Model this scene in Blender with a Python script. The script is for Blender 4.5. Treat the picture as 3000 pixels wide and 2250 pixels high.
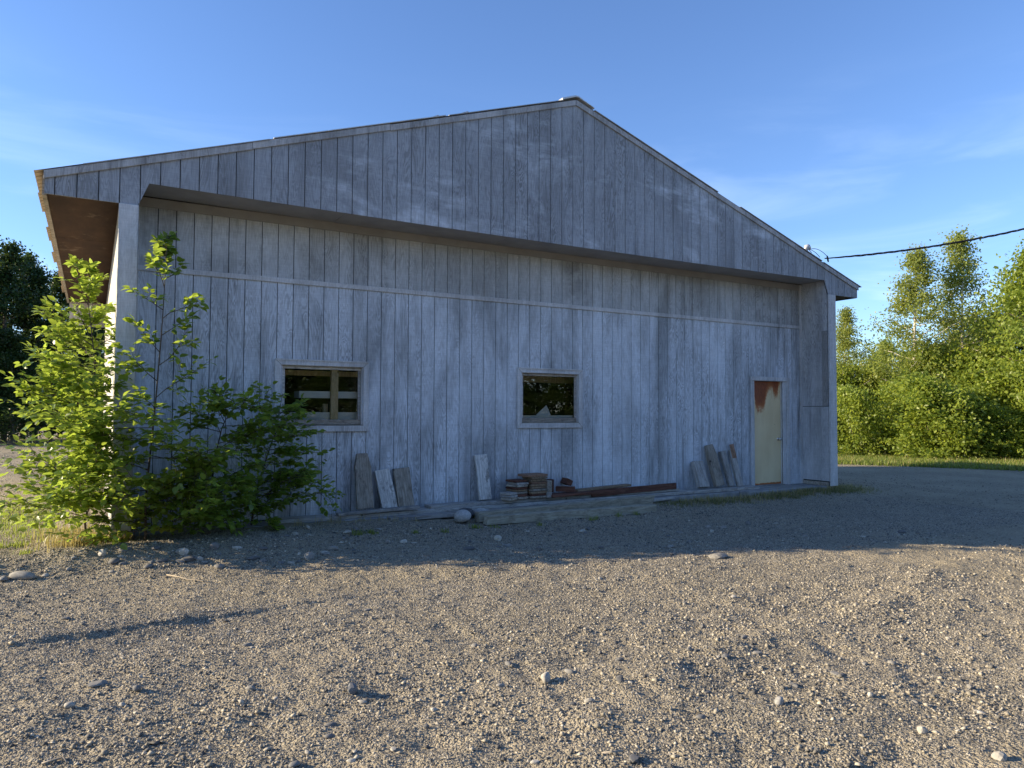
import bpy, bmesh, math, random
import numpy as np
from mathutils import Vector, Matrix

for o in list(bpy.data.objects): bpy.data.objects.remove(o)
SC = bpy.context.scene
COL = SC.collection
R = math.radians

# ------------------------------------------------------------------ camera
CAM = np.array([-6.354, -9.104, 1.408]); YAW, PIT, ROL, FPX = R(-29.946), R(2.149), R(.239), 2133.0
_F = np.array([-math.sin(YAW)*math.cos(PIT), math.cos(YAW)*math.cos(PIT), math.sin(PIT)])
_R0 = np.array([math.cos(YAW), math.sin(YAW), 0.]); _U0 = np.cross(_R0, _F)
_R = math.cos(ROL)*_R0 + math.sin(ROL)*_U0; _U = -math.sin(ROL)*_R0 + math.cos(ROL)*_U0
cd = bpy.data.cameras.new('camera'); cam = bpy.data.objects.new('camera', cd); COL.objects.link(cam)
m = Matrix(((_R[0], _U[0], -_F[0], CAM[0]), (_R[1], _U[1], -_F[1], CAM[1]), (_R[2], _U[2], -_F[2], CAM[2]), (0, 0, 0, 1)))
cam.matrix_world = m
cd.sensor_fit = 'HORIZONTAL'; cd.sensor_width = 36; cd.lens = 36*FPX/3000; cd.clip_start = .05; cd.clip_end = 3000
SC.camera = cam
def ray(px, py): return _F*FPX + (px-1500)*_R - (py-1125)*_U
def G(px, py, z=0.):            # photo pixel -> point on a level plane
    d = ray(px, py); t = (z-CAM[2])/d[2]; return Vector(CAM+t*d)
def W(px, py, y):               # photo pixel -> point on a plane parallel to the facade
    d = ray(px, py); t = (y-CAM[1])/d[1]; return Vector(CAM+t*d)
def AT(px, dist):               # photo column -> ground position at a horizontal distance
    d = ray(px, 1200); d = d/math.hypot(d[0], d[1]); return CAM[0]+d[0]*dist, CAM[1]+d[1]*dist

# ------------------------------------------------------------------ world, sun, exposure
SUN_EL, SUN_TO = R(19.), Vector((-.89, .456, 0)).normalized()
wd = bpy.data.worlds.new('World'); SC.world = wd; wd.use_nodes = True
nt = wd.node_tree; nt.nodes.clear()
def N(nt, t, **k):
    n = nt.nodes.new(t)
    for a, b in k.items():
        if a.startswith('i_'):
            key = a[2:]; key = int(key) if key.isdigit() else key.replace('_', ' ')
            n.inputs[key].default_value = b
        else: setattr(n, a, b)
    return n
def L(nt, a, b): nt.links.new(a, b)
sky = N(nt, 'ShaderNodeTexSky', sky_type='NISHITA', sun_disc=False, sun_elevation=SUN_EL,
        sun_rotation=math.atan2(SUN_TO.x, SUN_TO.y), air_density=1.0, dust_density=.1, ozone_density=2.6, altitude=50)
tc = N(nt, 'ShaderNodeTexCoord'); sep = N(nt, 'ShaderNodeSeparateXYZ'); L(nt, tc.outputs['Generated'], sep.inputs[0])
mp = N(nt, 'ShaderNodeMapping'); mp.inputs['Scale'].default_value = (1.6, 1.6, 9.); mp.inputs['Rotation'].default_value = (R(7), R(-9), 0)
L(nt, tc.outputs['Generated'], mp.inputs[0])
cn = N(nt, 'ShaderNodeTexNoise', i_Scale=1.7, i_Detail=6., i_Roughness=.55, i_Distortion=.6); L(nt, mp.outputs[0], cn.inputs['Vector'])
cr = N(nt, 'ShaderNodeMapRange', i_1=.43, i_2=.72, i_3=0., i_4=1., interpolation_type='SMOOTHSTEP'); L(nt, cn.outputs[0], cr.inputs[0])
cz = N(nt, 'ShaderNodeMapRange', i_1=.04, i_2=.44, i_3=.42, i_4=0., interpolation_type='SMOOTHSTEP'); L(nt, sep.outputs[2], cz.inputs[0])
cm = N(nt, 'ShaderNodeMath', operation='MULTIPLY'); L(nt, cr.outputs[0], cm.inputs[0]); L(nt, cz.outputs[0], cm.inputs[1])
mx = N(nt, 'ShaderNodeMix', data_type='RGBA'); mx.inputs[7].default_value = (7.4, 7.7, 7.6, 1)   # thin high cloud
L(nt, cm.outputs[0], mx.inputs[0]); L(nt, sky.outputs[0], mx.inputs[6])
tint = N(nt, 'ShaderNodeMix', data_type='RGBA', blend_type='MULTIPLY', i_0=1.); tint.inputs[7].default_value = (.88, 1.01, 1.28, 1)     # white balance of the clear sky
L(nt, mx.outputs[2], tint.inputs[6])
bg = N(nt, 'ShaderNodeBackground', i_Strength=.102); L(nt, tint.outputs[2], bg.inputs[0])
wo = N(nt, 'ShaderNodeOutputWorld'); L(nt, bg.outputs[0], wo.inputs[0])
sl = bpy.data.lights.new('sun', 'SUN'); sl.energy = 5.0; sl.angle = R(.55); sl.color = (1., .83, .57)
so = bpy.data.objects.new('sun', sl); COL.objects.link(so)
sd = Vector((SUN_TO.x*math.cos(SUN_EL), SUN_TO.y*math.cos(SUN_EL), math.sin(SUN_EL)))
so.rotation_euler = sd.to_track_quat('Z', 'Y').to_euler()
SC.view_settings.view_transform = 'Standard'; SC.view_settings.look = 'None'
SC.view_settings.exposure = 1.0; SC.view_settings.gamma = 1.
SC.render.engine = 'CYCLES'

# ------------------------------------------------------------------ helpers
rng = np.random.default_rng(7); random.seed(7)
def mesh_obj(name, V, Fc, mat=None, parent=None, smooth=False):
    me = bpy.data.meshes.new(name); me.from_pydata([tuple(v) for v in V], [], [tuple(f) for f in Fc]); me.update()
    if smooth: me.shade_smooth()
    return link(name, me, mat, parent)
def link(name, me, mat=None, parent=None):
    if mat is not None and not me.materials: me.materials.append(mat)
    o = bpy.data.objects.new(name, me); COL.objects.link(o)
    if parent is not None: o.parent = parent
    return o
def quick_mesh(name, V, Fa, smooth=False):      # numpy verts (n,3) and equal sized faces (m,k)
    V = np.ascontiguousarray(V, dtype=np.float32); Fa = np.ascontiguousarray(Fa, dtype=np.int32)
    me = bpy.data.meshes.new(name); k = Fa.shape[1]
    me.vertices.add(len(V)); me.vertices.foreach_set('co', V.ravel())
    me.loops.add(Fa.size); me.loops.foreach_set('vertex_index', Fa.ravel())
    me.polygons.add(len(Fa)); me.polygons.foreach_set('loop_start', np.arange(0, Fa.size, k, dtype=np.int32))
    me.polygons.foreach_set('loop_total', np.full(len(Fa), k, dtype=np.int32))
    me.update(calc_edges=True)
    if smooth: me.shade_smooth()
    return me
def tag(o, label=None, cat=None, group=None, kind=None):
    if label: o['label'] = label
    if cat: o['category'] = cat
    if group: o['group'] = group
    if kind: o['kind'] = kind
    return o
def empty(name, loc=(0, 0, 0)):
    o = bpy.data.objects.new(name, None); o.empty_display_size = .1; o.location = loc; COL.objects.link(o); return o
BOXF = [(0, 3, 2, 1), (4, 5, 6, 7), (0, 1, 5, 4), (1, 2, 6, 5), (2, 3, 7, 6), (3, 0, 4, 7)]
class MB:
    def __init__(s): s.V = []; s.F = []
    def add(s, V, Fc):
        b = len(s.V); s.V += [tuple(v) for v in V]; s.F += [tuple(b+i for i in f) for f in Fc]; return s
    def box(s, x0, x1, y0, y1, z0, z1):
        return s.add([(x0, y0, z0), (x1, y0, z0), (x1, y1, z0), (x0, y1, z0), (x0, y0, z1), (x1, y0, z1), (x1, y1, z1), (x0, y1, z1)], BOXF)
    def prism(s, poly, y0, y1):     # polygon in XZ (counter-clockwise seen from -Y), extruded in Y
        n = len(poly); V = [(x, y0, z) for x, z in poly]+[(x, y1, z) for x, z in poly]
        Fc = [tuple(range(n)), tuple(range(2*n-1, n-1, -1))]+[(i, i+n, (i+1) % n+n, (i+1) % n) for i in range(n)]
        return s.add(V, Fc)
    def tube(s, P, rad, n=6, cap=True):
        P = [Vector(p) for p in P]; m_ = len(P)
        if not hasattr(rad, '__len__'): rad = [rad]*m_
        b = len(s.V); ref = Vector((.3, .5, .8)).normalized()
        for i, p in enumerate(P):
            t = (P[min(i+1, m_-1)]-P[max(i-1, 0)]).normalized()
            a = t.cross(ref)
            if a.length < 1e-3: a = t.cross(Vector((1, 0, 0)))
            a.normalize(); c = t.cross(a)
            for k in range(n):
                w = 2*math.pi*k/n; q = p+(a*math.cos(w)+c*math.sin(w))*rad[i]; s.V.append(tuple(q))
        for i in range(m_-1):
            for k in range(n):
                s.F.append((b+i*n+k, b+i*n+(k+1) % n, b+(i+1)*n+(k+1) % n, b+(i+1)*n+k))
        if cap: s.F.append(tuple(b+k for k in range(n))[::-1]); s.F.append(tuple(b+(m_-1)*n+k for k in range(n)))
        return s
    def build(s, name, mat=None, parent=None, smooth=False, bevel=0):
        o = mesh_obj(name, s.V, s.F, mat, parent, smooth)
        if bevel:
            b = o.modifiers.new('bevel', 'BEVEL'); b.width = bevel; b.segments = 1; b.limit_method = 'ANGLE'; b.angle_limit = R(40)
        return o
def copy_tree(o, parent=None):
    c = o.copy(); COL.objects.link(c); c.parent = parent
    for ch in o.children: copy_tree(ch, c)
    return c

# ------------------------------------------------------------------ materials
def newmat(name):
    m_ = bpy.data.materials.new(name); m_.use_nodes = True; n = m_.node_tree; n.nodes.clear()
    out = N(n, 'ShaderNodeOutputMaterial'); return m_, n, out
def pos(n, scale, rnd=True, space='Position'):
    if space == 'Object': src = N(n, 'ShaderNodeTexCoord').outputs['Object']
    else: src = N(n, 'ShaderNodeNewGeometry').outputs['Position']
    mp_ = N(n, 'ShaderNodeVectorMath', operation='MULTIPLY'); mp_.inputs[1].default_value = scale; L(n, src, mp_.inputs[0])
    if not rnd: return mp_.outputs[0]
    oi = N(n, 'ShaderNodeObjectInfo'); mu = N(n, 'ShaderNodeMath', operation='MULTIPLY', i_1=61.3); L(n, oi.outputs['Random'], mu.inputs[0])
    ad = N(n, 'ShaderNodeVectorMath', operation='ADD'); L(n, mp_.outputs[0], ad.inputs[0]); L(n, mu.outputs[0], ad.inputs[1]); return ad.outputs[0]
def noise(n, vec, scale=1., detail=3., rough=.5, dist=0.):
    t = N(n, 'ShaderNodeTexNoise', i_Scale=scale, i_Detail=detail, i_Roughness=rough, i_Distortion=dist); L(n, vec, t.inputs['Vector']); return t.outputs[0]
def rng_(n, v, a, b, c=0., d=1., smooth=True):
    t = N(n, 'ShaderNodeMapRange', i_1=a, i_2=b, i_3=c, i_4=d)
    if smooth: t.interpolation_type = 'SMOOTHSTEP'
    L(n, v, t.inputs[0]); return t.outputs[0]
def ma(n, op, a, b=None, c=None):
    t = N(n, 'ShaderNodeMath', operation=op)
    for i, v in enumerate((a, b, c)):
        if v is None: continue
        if isinstance(v, (int, float)): t.inputs[i].default_value = v
        else: L(n, v, t.inputs[i])
    return t.outputs[0]
def mixc(n, f, a, b, blend='MIX'):
    t = N(n, 'ShaderNodeMix', data_type='RGBA', blend_type=blend)
    for i, v in ((0, f), (6, a), (7, b)):
        if isinstance(v, (int, float)): t.inputs[i].default_value = v
        elif isinstance(v, tuple): t.inputs[i].default_value = v+(1,)
        else: L(n, v, t.inputs[i])
    return t.outputs[2]
def bsdf(n, out, col, rough=.8, spec=.3, metal=0., bump=None, bstr=.3, bdist=.01):
    p = N(n, 'ShaderNodeBsdfPrincipled'); p.inputs['Specular IOR Level'].default_value = spec; p.inputs['Metallic'].default_value = metal
    if isinstance(col, tuple): p.inputs['Base Color'].default_value = col+(1,)
    else: L(n, col, p.inputs['Base Color'])
    if isinstance(rough, (int, float)): p.inputs['Roughness'].default_value = rough
    else: L(n, rough, p.inputs['Roughness'])
    if bump is not None:
        b = N(n, 'ShaderNodeBump', i_Strength=bstr, i_Distance=bdist); L(n, bump, b.inputs['Height']); L(n, b.outputs[0], p.inputs['Normal'])
    L(n, p.outputs[0], out.inputs[0]); return p
def siding_mat(name, paint, bare, dirt, wear=0., plank=.1, dirt_amt=.6, patch=None):
    """weathered painted plywood siding: flame grain contours showing through thin paint"""
    m_, n, out = newmat(name)
    g1 = noise(n, pos(n, (7.5, 7.5, .95)), 1., 2.5, .55, 1.1)
    ln = ma(n, 'SINE', ma(n, 'MULTIPLY', g1, 96.)); ln = rng_(n, ln, -.7, 1.)
    big = noise(n, pos(n, (.75, .75, .42), False), 1., 4., .62, .3)
    mid = noise(n, pos(n, (3.2, 3.2, 1.0)), 1., 5., .65)
    fine = noise(n, pos(n, (60., 60., 9.)), 1., 3., .65)
    saw = noise(n, pos(n, (4., 4., 95.)), 1., 2., .6)
    w = ma(n, 'ADD', rng_(n, mid, .28, .72, .30, .80), rng_(n, big, .36, .66, -.22, .30)); w = ma(n, 'ADD', w, wear)
    worn = ma(n, 'MULTIPLY', ma(n, 'ADD', ma(n, 'MULTIPLY', ln, .70), rng_(n, fine, .36, .70, 0, .55)), w); worn = rng_(n, worn, .03, .98, 0, .95, False)
    c = mixc(n, worn, paint, bare)
    sm = noise(n, pos(n, (1.5, 1.5, .38), False), 1., 6., .66, .35)
    c = mixc(n, ma(n, 'MULTIPLY', rng_(n, sm, .42, .70), dirt_amt), c, dirt)
    stain = ma(n, 'MULTIPLY', rng_(n, noise(n, pos(n, (7., 7., .45), False), 1., 5., .7, .3), .46, .72), rng_(n, noise(n, pos(n, (.6, .6, .7), False), 1., 3., .6), .38, .62))
    c = mixc(n, ma(n, 'MULTIPLY', stain, dirt_amt*1.1), c, tuple(.7*k for k in dirt))
    if patch: c = mixc(n, ma(n, 'MULTIPLY', rng_(n, noise(n, pos(n, (.55, .55, 1.1), False), 1., 5., .68, .4), .50, .68), rng_(n, noise(n, pos(n, (9., 9., 3.)), 1., 4., .7), .30, .62, .25, .9)), c, patch)
    oi = N(n, 'ShaderNodeObjectInfo'); v = rng_(n, oi.outputs['Random'], 0, 1, 1.-plank, 1.+plank, False)
    v = ma(n, 'MULTIPLY', v, rng_(n, saw, .3, .7, .94, 1.05)); v = ma(n, 'MULTIPLY', v, rng_(n, fine, .25, .75, .84, 1.12))
    c = mixc(n, 1., c, v, 'MULTIPLY')
    h = ma(n, 'ADD', ma(n, 'MULTIPLY', ln, .6), ma(n, 'ADD', fine, ma(n, 'MULTIPLY', saw, .5)))
    bsdf(n, out, c, .85, .2, bump=h, bstr=.35, bdist=.003); return m_
def wood_mat(name, a, b, spots=None, amt=.5, axis=(1, 9, 9)):
    """weathered timber: long grain along the local X axis, knots and stains"""
    m_, n, out = newmat(name)
    g = noise(n, pos(n, tuple(4.*k for k in axis), True, 'Object'), 1., 5., .62, .7)
    g2 = noise(n, pos(n, tuple(16.*k for k in axis), True, 'Object'), 1., 2., .5)
    c = mixc(n, rng_(n, g, .33, .68), a, b)
    if spots: c = mixc(n, ma(n, 'MULTIPLY', rng_(n, noise(n, pos(n, (7, 9, 9), True, 'Object'), 1., 6., .7), .50, .66), amt), c, spots)
    kn = N(n, 'ShaderNodeTexVoronoi', i_Scale=3.2); L(n, pos(n, (1, 1, 1), True, 'Object'), kn.inputs['Vector'])
    c = mixc(n, rng_(n, kn.outputs['Distance'], .045, .075, .75, 0.), c, (.04, .032, .026))
    c = mixc(n, rng_(n, g2, .56, .72, 0, .55), c, tuple(.35*k for k in a))
    oi = N(n, 'ShaderNodeObjectInfo'); c = mixc(n, 1., c, rng_(n, oi.outputs['Random'], 0, 1, .78, 1.18, False), 'MULTIPLY')
    bsdf(n, out, c, .85, .2, bump=ma(n, 'ADD', g, g2), bstr=.5, bdist=.004); return m_
def plain_mat(name, a, b, scale=6., rough=.7, spec=.3, metal=0., bs=.2):
    m_, n, out = newmat(name)
    f = noise(n, pos(n, (scale,)*3), 1., 5., .62)
    bsdf(n, out, mixc(n, rng_(n, f, .32, .68), a, b), rough, spec, metal, f, bs, .004); return m_
def leaf_mat(name, dark, light, trans, tw=.42, spec=.35, rough=.42, island=True):
    m_, n, out = newmat(name)
    if island: r_ = N(n, 'ShaderNodeNewGeometry').outputs['Random Per Island']
    else: r_ = N(n, 'ShaderNodeObjectInfo').outputs['Random']
    lg = noise(n, pos(n, (.9,)*3, False), 1., 2., .5)
    f = ma(n, 'ADD', ma(n, 'MULTIPLY', r_, .7), rng_(n, lg, .3, .7, 0, .3))
    c = mixc(n, f, dark, light)
    p = N(n, 'ShaderNodeBsdfPrincipled', i_Roughness=rough); p.inputs['Specular IOR Level'].default_value = spec; L(n, c, p.inputs['Base Color'])
    t = N(n, 'ShaderNodeBsdfTranslucent'); L(n, mixc(n, f, trans, tuple(min(1, 1.35*k) for k in trans)), t.inputs[0])
    mxs = N(n, 'ShaderNodeMixShader', i_0=tw); L(n, p.outputs[0], mxs.inputs[1]); L(n, t.outputs[0], mxs.inputs[2]); L(n, mxs.outputs[0], out.inputs[0]); return m_
def bark_mat(name, a, b, spots, scale=3.):
    m_, n, out = newmat(name)
    f = noise(n, pos(n, (scale, scale, scale*1.4)), 1., 4., .6); s = noise(n, pos(n, (6., 6., 22.)), 1., 3., .6)
    c = mixc(n, rng_(n, f, .3, .7), a, b); c = mixc(n, rng_(n, s, .60, .70, 0, .85), c, spots)
    bsdf(n, out, c, .8, .2, bump=s, bstr=.4, bdist=.006); return m_

M = {}
M['gable'] = siding_mat('gable siding', (.43, .455, .49), (.205, .21, .215), (.17, .172, .175), .06, .06, .45, (.66, .70, .75))
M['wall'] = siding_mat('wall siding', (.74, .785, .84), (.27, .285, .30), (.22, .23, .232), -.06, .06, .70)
M['wallhi'] = siding_mat('dirty siding with soffit shade', (.58, .60, .61), (.27, .27, .265), (.20, .195, .18), .02, .05, .6, (.60, .62, .63))  # upper boards toned darker: dirt plus soffit shade put into the colour
M['side'] = siding_mat('side siding', (.66, .64, .60), (.30, .28, .25), (.25, .23, .2), -.1, .05, .3)
M['trim'] = siding_mat('painted trim', (.68, .68, .68), (.34, .33, .31), (.20, .19, .18), -.25, .05, .4)
M['rake'] = siding_mat('weathered rake board', (.55, .55, .55), (.28, .27, .26), (.12, .115, .11), .0, .08, .5)
M['soffit'] = plain_mat('painted soffit', (.36, .35, .34), (.30, .29, .28), 2.5)
M['panelwing'] = siding_mat('wing panel', (.62, .62, .63), (.24, .235, .23), (.2, .195, .19), -.1, .04, .45)
M['plybare'] = siding_mat('bare plywood strip', (.36, .35, .34), (.22, .21, .2), (.2, .19, .18), .35, .05, .4)
M['brown'] = None
m_, n_, out_ = newmat('brown plywood soffit')
c_ = mixc(n_, rng_(n_, noise(n_, pos(n_, (2.2, .7, 1), False), 1.6, 6., .65), .3, .7), (.028, .013, .007), (.058, .029, .015))
c_ = mixc(n_, rng_(n_, noise(n_, pos(n_, (1.3, 1.3, 1), False), 2.3, 7., .7), .58, .74, 0, .7), c_, (.20, .15, .11))
bsdf(n_, out_, c_, .85, .2); M['brown'] = m_
M['dark'] = plain_mat('dark backing', (.022, .022, .024), (.03, .03, .031), 4.)  # behind the siding boards, groove shade is put into this near-black colour
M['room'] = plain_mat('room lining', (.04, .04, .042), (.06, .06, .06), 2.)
M['grey'] = wood_mat('grey weathered timber', (.28, .265, .245), (.48, .46, .43), (.14, .13, .115), .5)
M['pale'] = wood_mat('pale flaking timber', (.42, .405, .38), (.70, .68, .64), (.17, .155, .14), .8)
M['brownwood'] = wood_mat('brown grey timber', (.27, .235, .19), (.46, .415, .35), (.14, .12, .10), .6)
M['beam'] = wood_mat('olive grey beam', (.30, .275, .21), (.48, .45, .36), (.17, .155, .125), .5)
M['red'] = wood_mat('red stained timber', (.11, .048, .034), (.20, .095, .066), (.075, .04, .03), .5)
M['orange'] = wood_mat('orange brown timber', (.22, .125, .08), (.34, .21, .14), (.13, .08, .05), .5)
M['tan'] = wood_mat('tan timber', (.25, .17, .11), (.40, .30, .20), (.15, .11, .08), .5)
M['pine'] = wood_mat('raw interior timber', (.50, .39, .24), (.66, .55, .37), (.28, .21, .13), .4, (9, 9, 1))
M['white'] = plain_mat('white paint', (.74, .78, .78), (.82, .85, .85), 5.)
M['concrete'] = plain_mat('concrete', (.22, .22, .215), (.34, .335, .32), 7., .9, .2, 0, .4)
M['metal'] = plain_mat('tan roofing metal', (.36, .29, .20), (.47, .39, .28), 3., .5, .4, .35)
M['roofgrey'] = plain_mat('grey roofing metal', (.30, .30, .30), (.42, .42, .42), 3., .6, .3, .0)
M['galv'] = plain_mat('galvanised metal', (.52, .52, .51), (.64, .64, .63), 8., .5, .4, .25)
M['chrome'] = plain_mat('door knob metal', (.62, .62, .62), (.72, .72, .71), 8., .2, .5, 1., 0)
M['cable'] = plain_mat('black cable', (.012, .012, .014), (.03, .03, .033), 20., .6)
M['glass'] = None
m_, n_, out_ = newmat('window glass')
fr = N(n_, 'ShaderNodeFresnel', i_IOR=1.55); tr = N(n_, 'ShaderNodeBsdfTransparent'); tr.inputs[0].default_value = (.95, .97, .96, 1)
gl = N(n_, 'ShaderNodeBsdfGlossy', i_Roughness=.0); ms = N(n_, 'ShaderNodeMixShader')
wv = noise(n_, pos(n_, (3, 3, 3)), 1., 2.); bp_ = N(n_, 'ShaderNodeBump', i_Strength=.012, i_Distance=.02); L(n_, wv, bp_.inputs['Height']); L(n_, bp_.outputs[0], gl.inputs['Normal'])
L(n_, fr.outputs[0], ms.inputs[0]); L(n_, tr.outputs[0], ms.inputs[1]); L(n_, gl.outputs[0], ms.inputs[2]); L(n_, ms.outputs[0], out_.inputs[0]); M['glass'] = m_

# door paint with the rust bleed under its top edge (object space: X 0..1 across, Z 0..1 up)
m_, n_, out_ = newmat('rusting yellow door paint')
tcx = N(n_, 'ShaderNodeTexCoord'); sp = N(n_, 'ShaderNodeSeparateXYZ'); L(n_, tcx.outputs['Object'], sp.inputs[0])
fx = ma(n_, 'DIVIDE', sp.outputs[0], .80); fz = ma(n_, 'DIVIDE', sp.outputs[2], 2.01); top = ma(n_, 'SUBTRACT', 1., fz)
cu = N(n_, 'ShaderNodeFloatCurve'); cv = cu.mapping.curves[0]
for i, (x, y) in enumerate([(0, .10), (.07, .12), (.13, .27), (.26, .29), (.36, .29), (.44, .25), (.50, .16), (.60, .10), (.70, .09), (.80, .15), (.89, .145), (.94, .05), (1., .0)]):
    if i == 0: cv.points[0].location = (x, y)
    elif x == 1.: cv.points[-1].location = (x, y)
    else: cv.points.new(x, y)
cu.mapping.update(); L(n_, fx, cu.inputs['Value'])
e1 = noise(n_, pos(n_, (34, 34, 11), False, 'Object'), 1., 7., .78); e2 = noise(n_, pos(n_, (9, 9, 9), False, 'Object'), 1., 4., .65)
edge = ma(n_, 'ADD', ma(n_, 'SUBTRACT', cu.outputs[0], top), ma(n_, 'ADD', ma(n_, 'MULTIPLY', ma(n_, 'SUBTRACT', e1, .5), .20), ma(n_, 'MULTIPLY', ma(n_, 'SUBTRACT', e2, .5), .12)))
mask = rng_(n_, edge, -.035, .045); bot = rng_(n_, ma(n_, 'ADD', fz, ma(n_, 'MULTIPLY', ma(n_, 'SUBTRACT', e2, .5), .03)), .012, .018, 1, 0)
drip = rng_(n_, ma(n_, 'MULTIPLY', e1, rng_(n_, top, .08, .5, 1., 0.)), .44, .6, 0, .5)
mask = ma(n_, 'MAXIMUM', ma(n_, 'MAXIMUM', mask, bot), drip)
vd = N(n_, 'ShaderNodeTexVoronoi', i_Scale=3.4); L(n_, pos(n_, (1, 0, 1), False, 'Object'), vd.inputs['Vector']); sp_ = rng_(n_, vd.outputs['Distance'], .025, .04, .8, 0)
rust = mixc(n_, rng_(n_, edge, .0, .12), (.46, .15, .04), mixc(n_, rng_(n_, e1, .35, .65), (.19, .05, .018), (.34, .09, .026)))
paint = mixc(n_, rng_(n_, noise(n_, pos(n_, (3, 3, 1.2), False, 'Object'), 1., 5., .6), .3, .7), (.76, .60, .34), (.86, .71, .43))
cc = mixc(n_, sp_, mixc(n_, mask, paint, rust), (.06, .04, .03)); bsdf(n_, out_, cc, .55, .35, bump=e2, bstr=.1); M['door'] = m_

# gravel ground: stony greys, paler fines, soil with a stain of green where grass grows
m_, n_, out_ = newmat('gravel ground')
P3 = pos(n_, (1, 1, 1), False)
v1 = N(n_, 'ShaderNodeTexVoronoi', i_Scale=62.); L(n_, P3, v1.inputs['Vector'])
v2 = N(n_, 'ShaderNodeTexVoronoi', i_Scale=150.); L(n_, P3, v2.inputs['Vector'])
v3 = N(n_, 'ShaderNodeTexVoronoi', i_Scale=24.); L(n_, P3, v3.inputs['Vector'])
lo = noise(n_, P3, .55, 4., .6); md = noise(n_, P3, 5., 5., .65)
hs = N(n_, 'ShaderNodeSeparateColor'); L(n_, v1.outputs['Color'], hs.inputs[0])
hs2 = N(n_, 'ShaderNodeSeparateColor'); L(n_, v2.outputs['Color'], hs2.inputs[0])
c = mixc(n_, hs.outputs[0], (.165, .143, .104), (.52, .45, .325)); c = mixc(n_, .45, c, mixc(n_, hs2.outputs[1], (.15, .13, .097), (.55, .48, .35)))
c = mixc(n_, rng_(n_, lo, .4, .66, 0, .55), c, (.50, .425, .30))
c = mixc(n_, rng_(n_, md, .55, .75, 0, .5), c, (.10, .09, .08))
hgt = ma(n_, 'ADD', ma(n_, 'MULTIPLY', v1.outputs['Distance'], -1.0), ma(n_, 'ADD', ma(n_, 'MULTIPLY', v2.outputs['Distance'], -.4), ma(n_, 'MULTIPLY', v3.outputs['Distance'], -1.0)))
bsdf(n_, out_, c, .9, .15, bump=hgt, bstr=1., bdist=.022); M['ground'] = m_
def stone_mat(name, cols):
    m2, n, out = newmat(name)
    g = N(n, 'ShaderNodeNewGeometry'); r_ = g.outputs['Random Per Island']; oi = N(n, 'ShaderNodeObjectInfo')
    f = ma(n, 'FRACT', ma(n, 'ADD', r_, ma(n, 'MULTIPLY', oi.outputs['Random'], 7.3)))
    ra = N(n, 'ShaderNodeValToRGB'); el = ra.color_ramp.elements
    while len(el) < len(cols): el.new(.5)
    for i, (p, c) in enumerate(cols): el[i].position = p; el[i].color = c+(1,)
    L(n, f, ra.inputs[0])
    s = noise(n, pos(n, (40,)*3), 1., 4., .6); c = mixc(n, rng_(n, s, .35, .65, 0, .35), ra.outputs[0], (.10, .095, .09))
    bsdf(n, out, c, .85, .2, bump=s, bstr=.25, bdist=.004); return m2
M['gravel'] = stone_mat('gravel stones', [(0, (.085, .082, .078)), (.25, (.17, .16, .14)), (.58, (.385, .338, .252)), (.86, (.50, .445, .345)), (1, (.60, .545, .44))])
M['stone'] = stone_mat('loose stones', [(0, (.13, .13, .13)), (.4, (.25, .24, .22)), (.75, (.40, .37, .31)), (1, (.55, .51, .43))])
M['boulder'] = plain_mat('pale speckled boulder', (.33, .33, .32), (.50, .49, .47), 38., .85, .2, 0, .2)
M['slate'] = plain_mat('dark boulder', (.07, .07, .075), (.12, .12, .125), 14., .8)
M['leafsun'] = leaf_mat('alder leaf', (.06, .115, .018), (.13, .20, .034), (.42, .54, .07), .46, .5, .36, False)
M['leafsun_m'] = leaf_mat('alder foliage', (.06, .115, .018), (.13, .20, .034), (.42, .54, .07), .46, .5, .36, True)
M['leafbg'] = leaf_mat('poplar leaves', (.08, .12, .022), (.25, .285, .07), (.50, .53, .11), .40)
M['leafbg2'] = leaf_mat('thicket leaves', (.075, .12, .018), (.25, .30, .055), (.50, .58, .08), .40)
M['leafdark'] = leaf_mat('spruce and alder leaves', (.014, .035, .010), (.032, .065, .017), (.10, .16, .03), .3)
M['leafdeep'] = leaf_mat('deep green leaves', (.03, .06, .012), (.07, .11, .024), (.18, .26, .04), .34)
M['grass'] = leaf_mat('green grass', (.09, .15, .025), (.22, .25, .06), (.34, .40, .08), .4)
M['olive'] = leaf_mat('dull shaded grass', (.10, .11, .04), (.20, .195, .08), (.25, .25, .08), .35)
M['straw'] = leaf_mat('dry yellow grass', (.30, .24, .10), (.44, .37, .17), (.50, .42, .16), .35)
M['bark'] = bark_mat('brown sapling bark', (.075, .06, .045), (.14, .115, .09), (.20, .18, .15), 9.)
M['birch'] = bark_mat('pale poplar bark', (.36, .33, .28), (.52, .48, .41), (.11, .10, .085))
M['barkdark'] = bark_mat('dark bark', (.09, .075, .06), (.15, .13, .105), (.05, .045, .04))
M['twig'] = plain_mat('dry twig', (.34, .28, .20), (.46, .39, .29), 20.)

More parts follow.
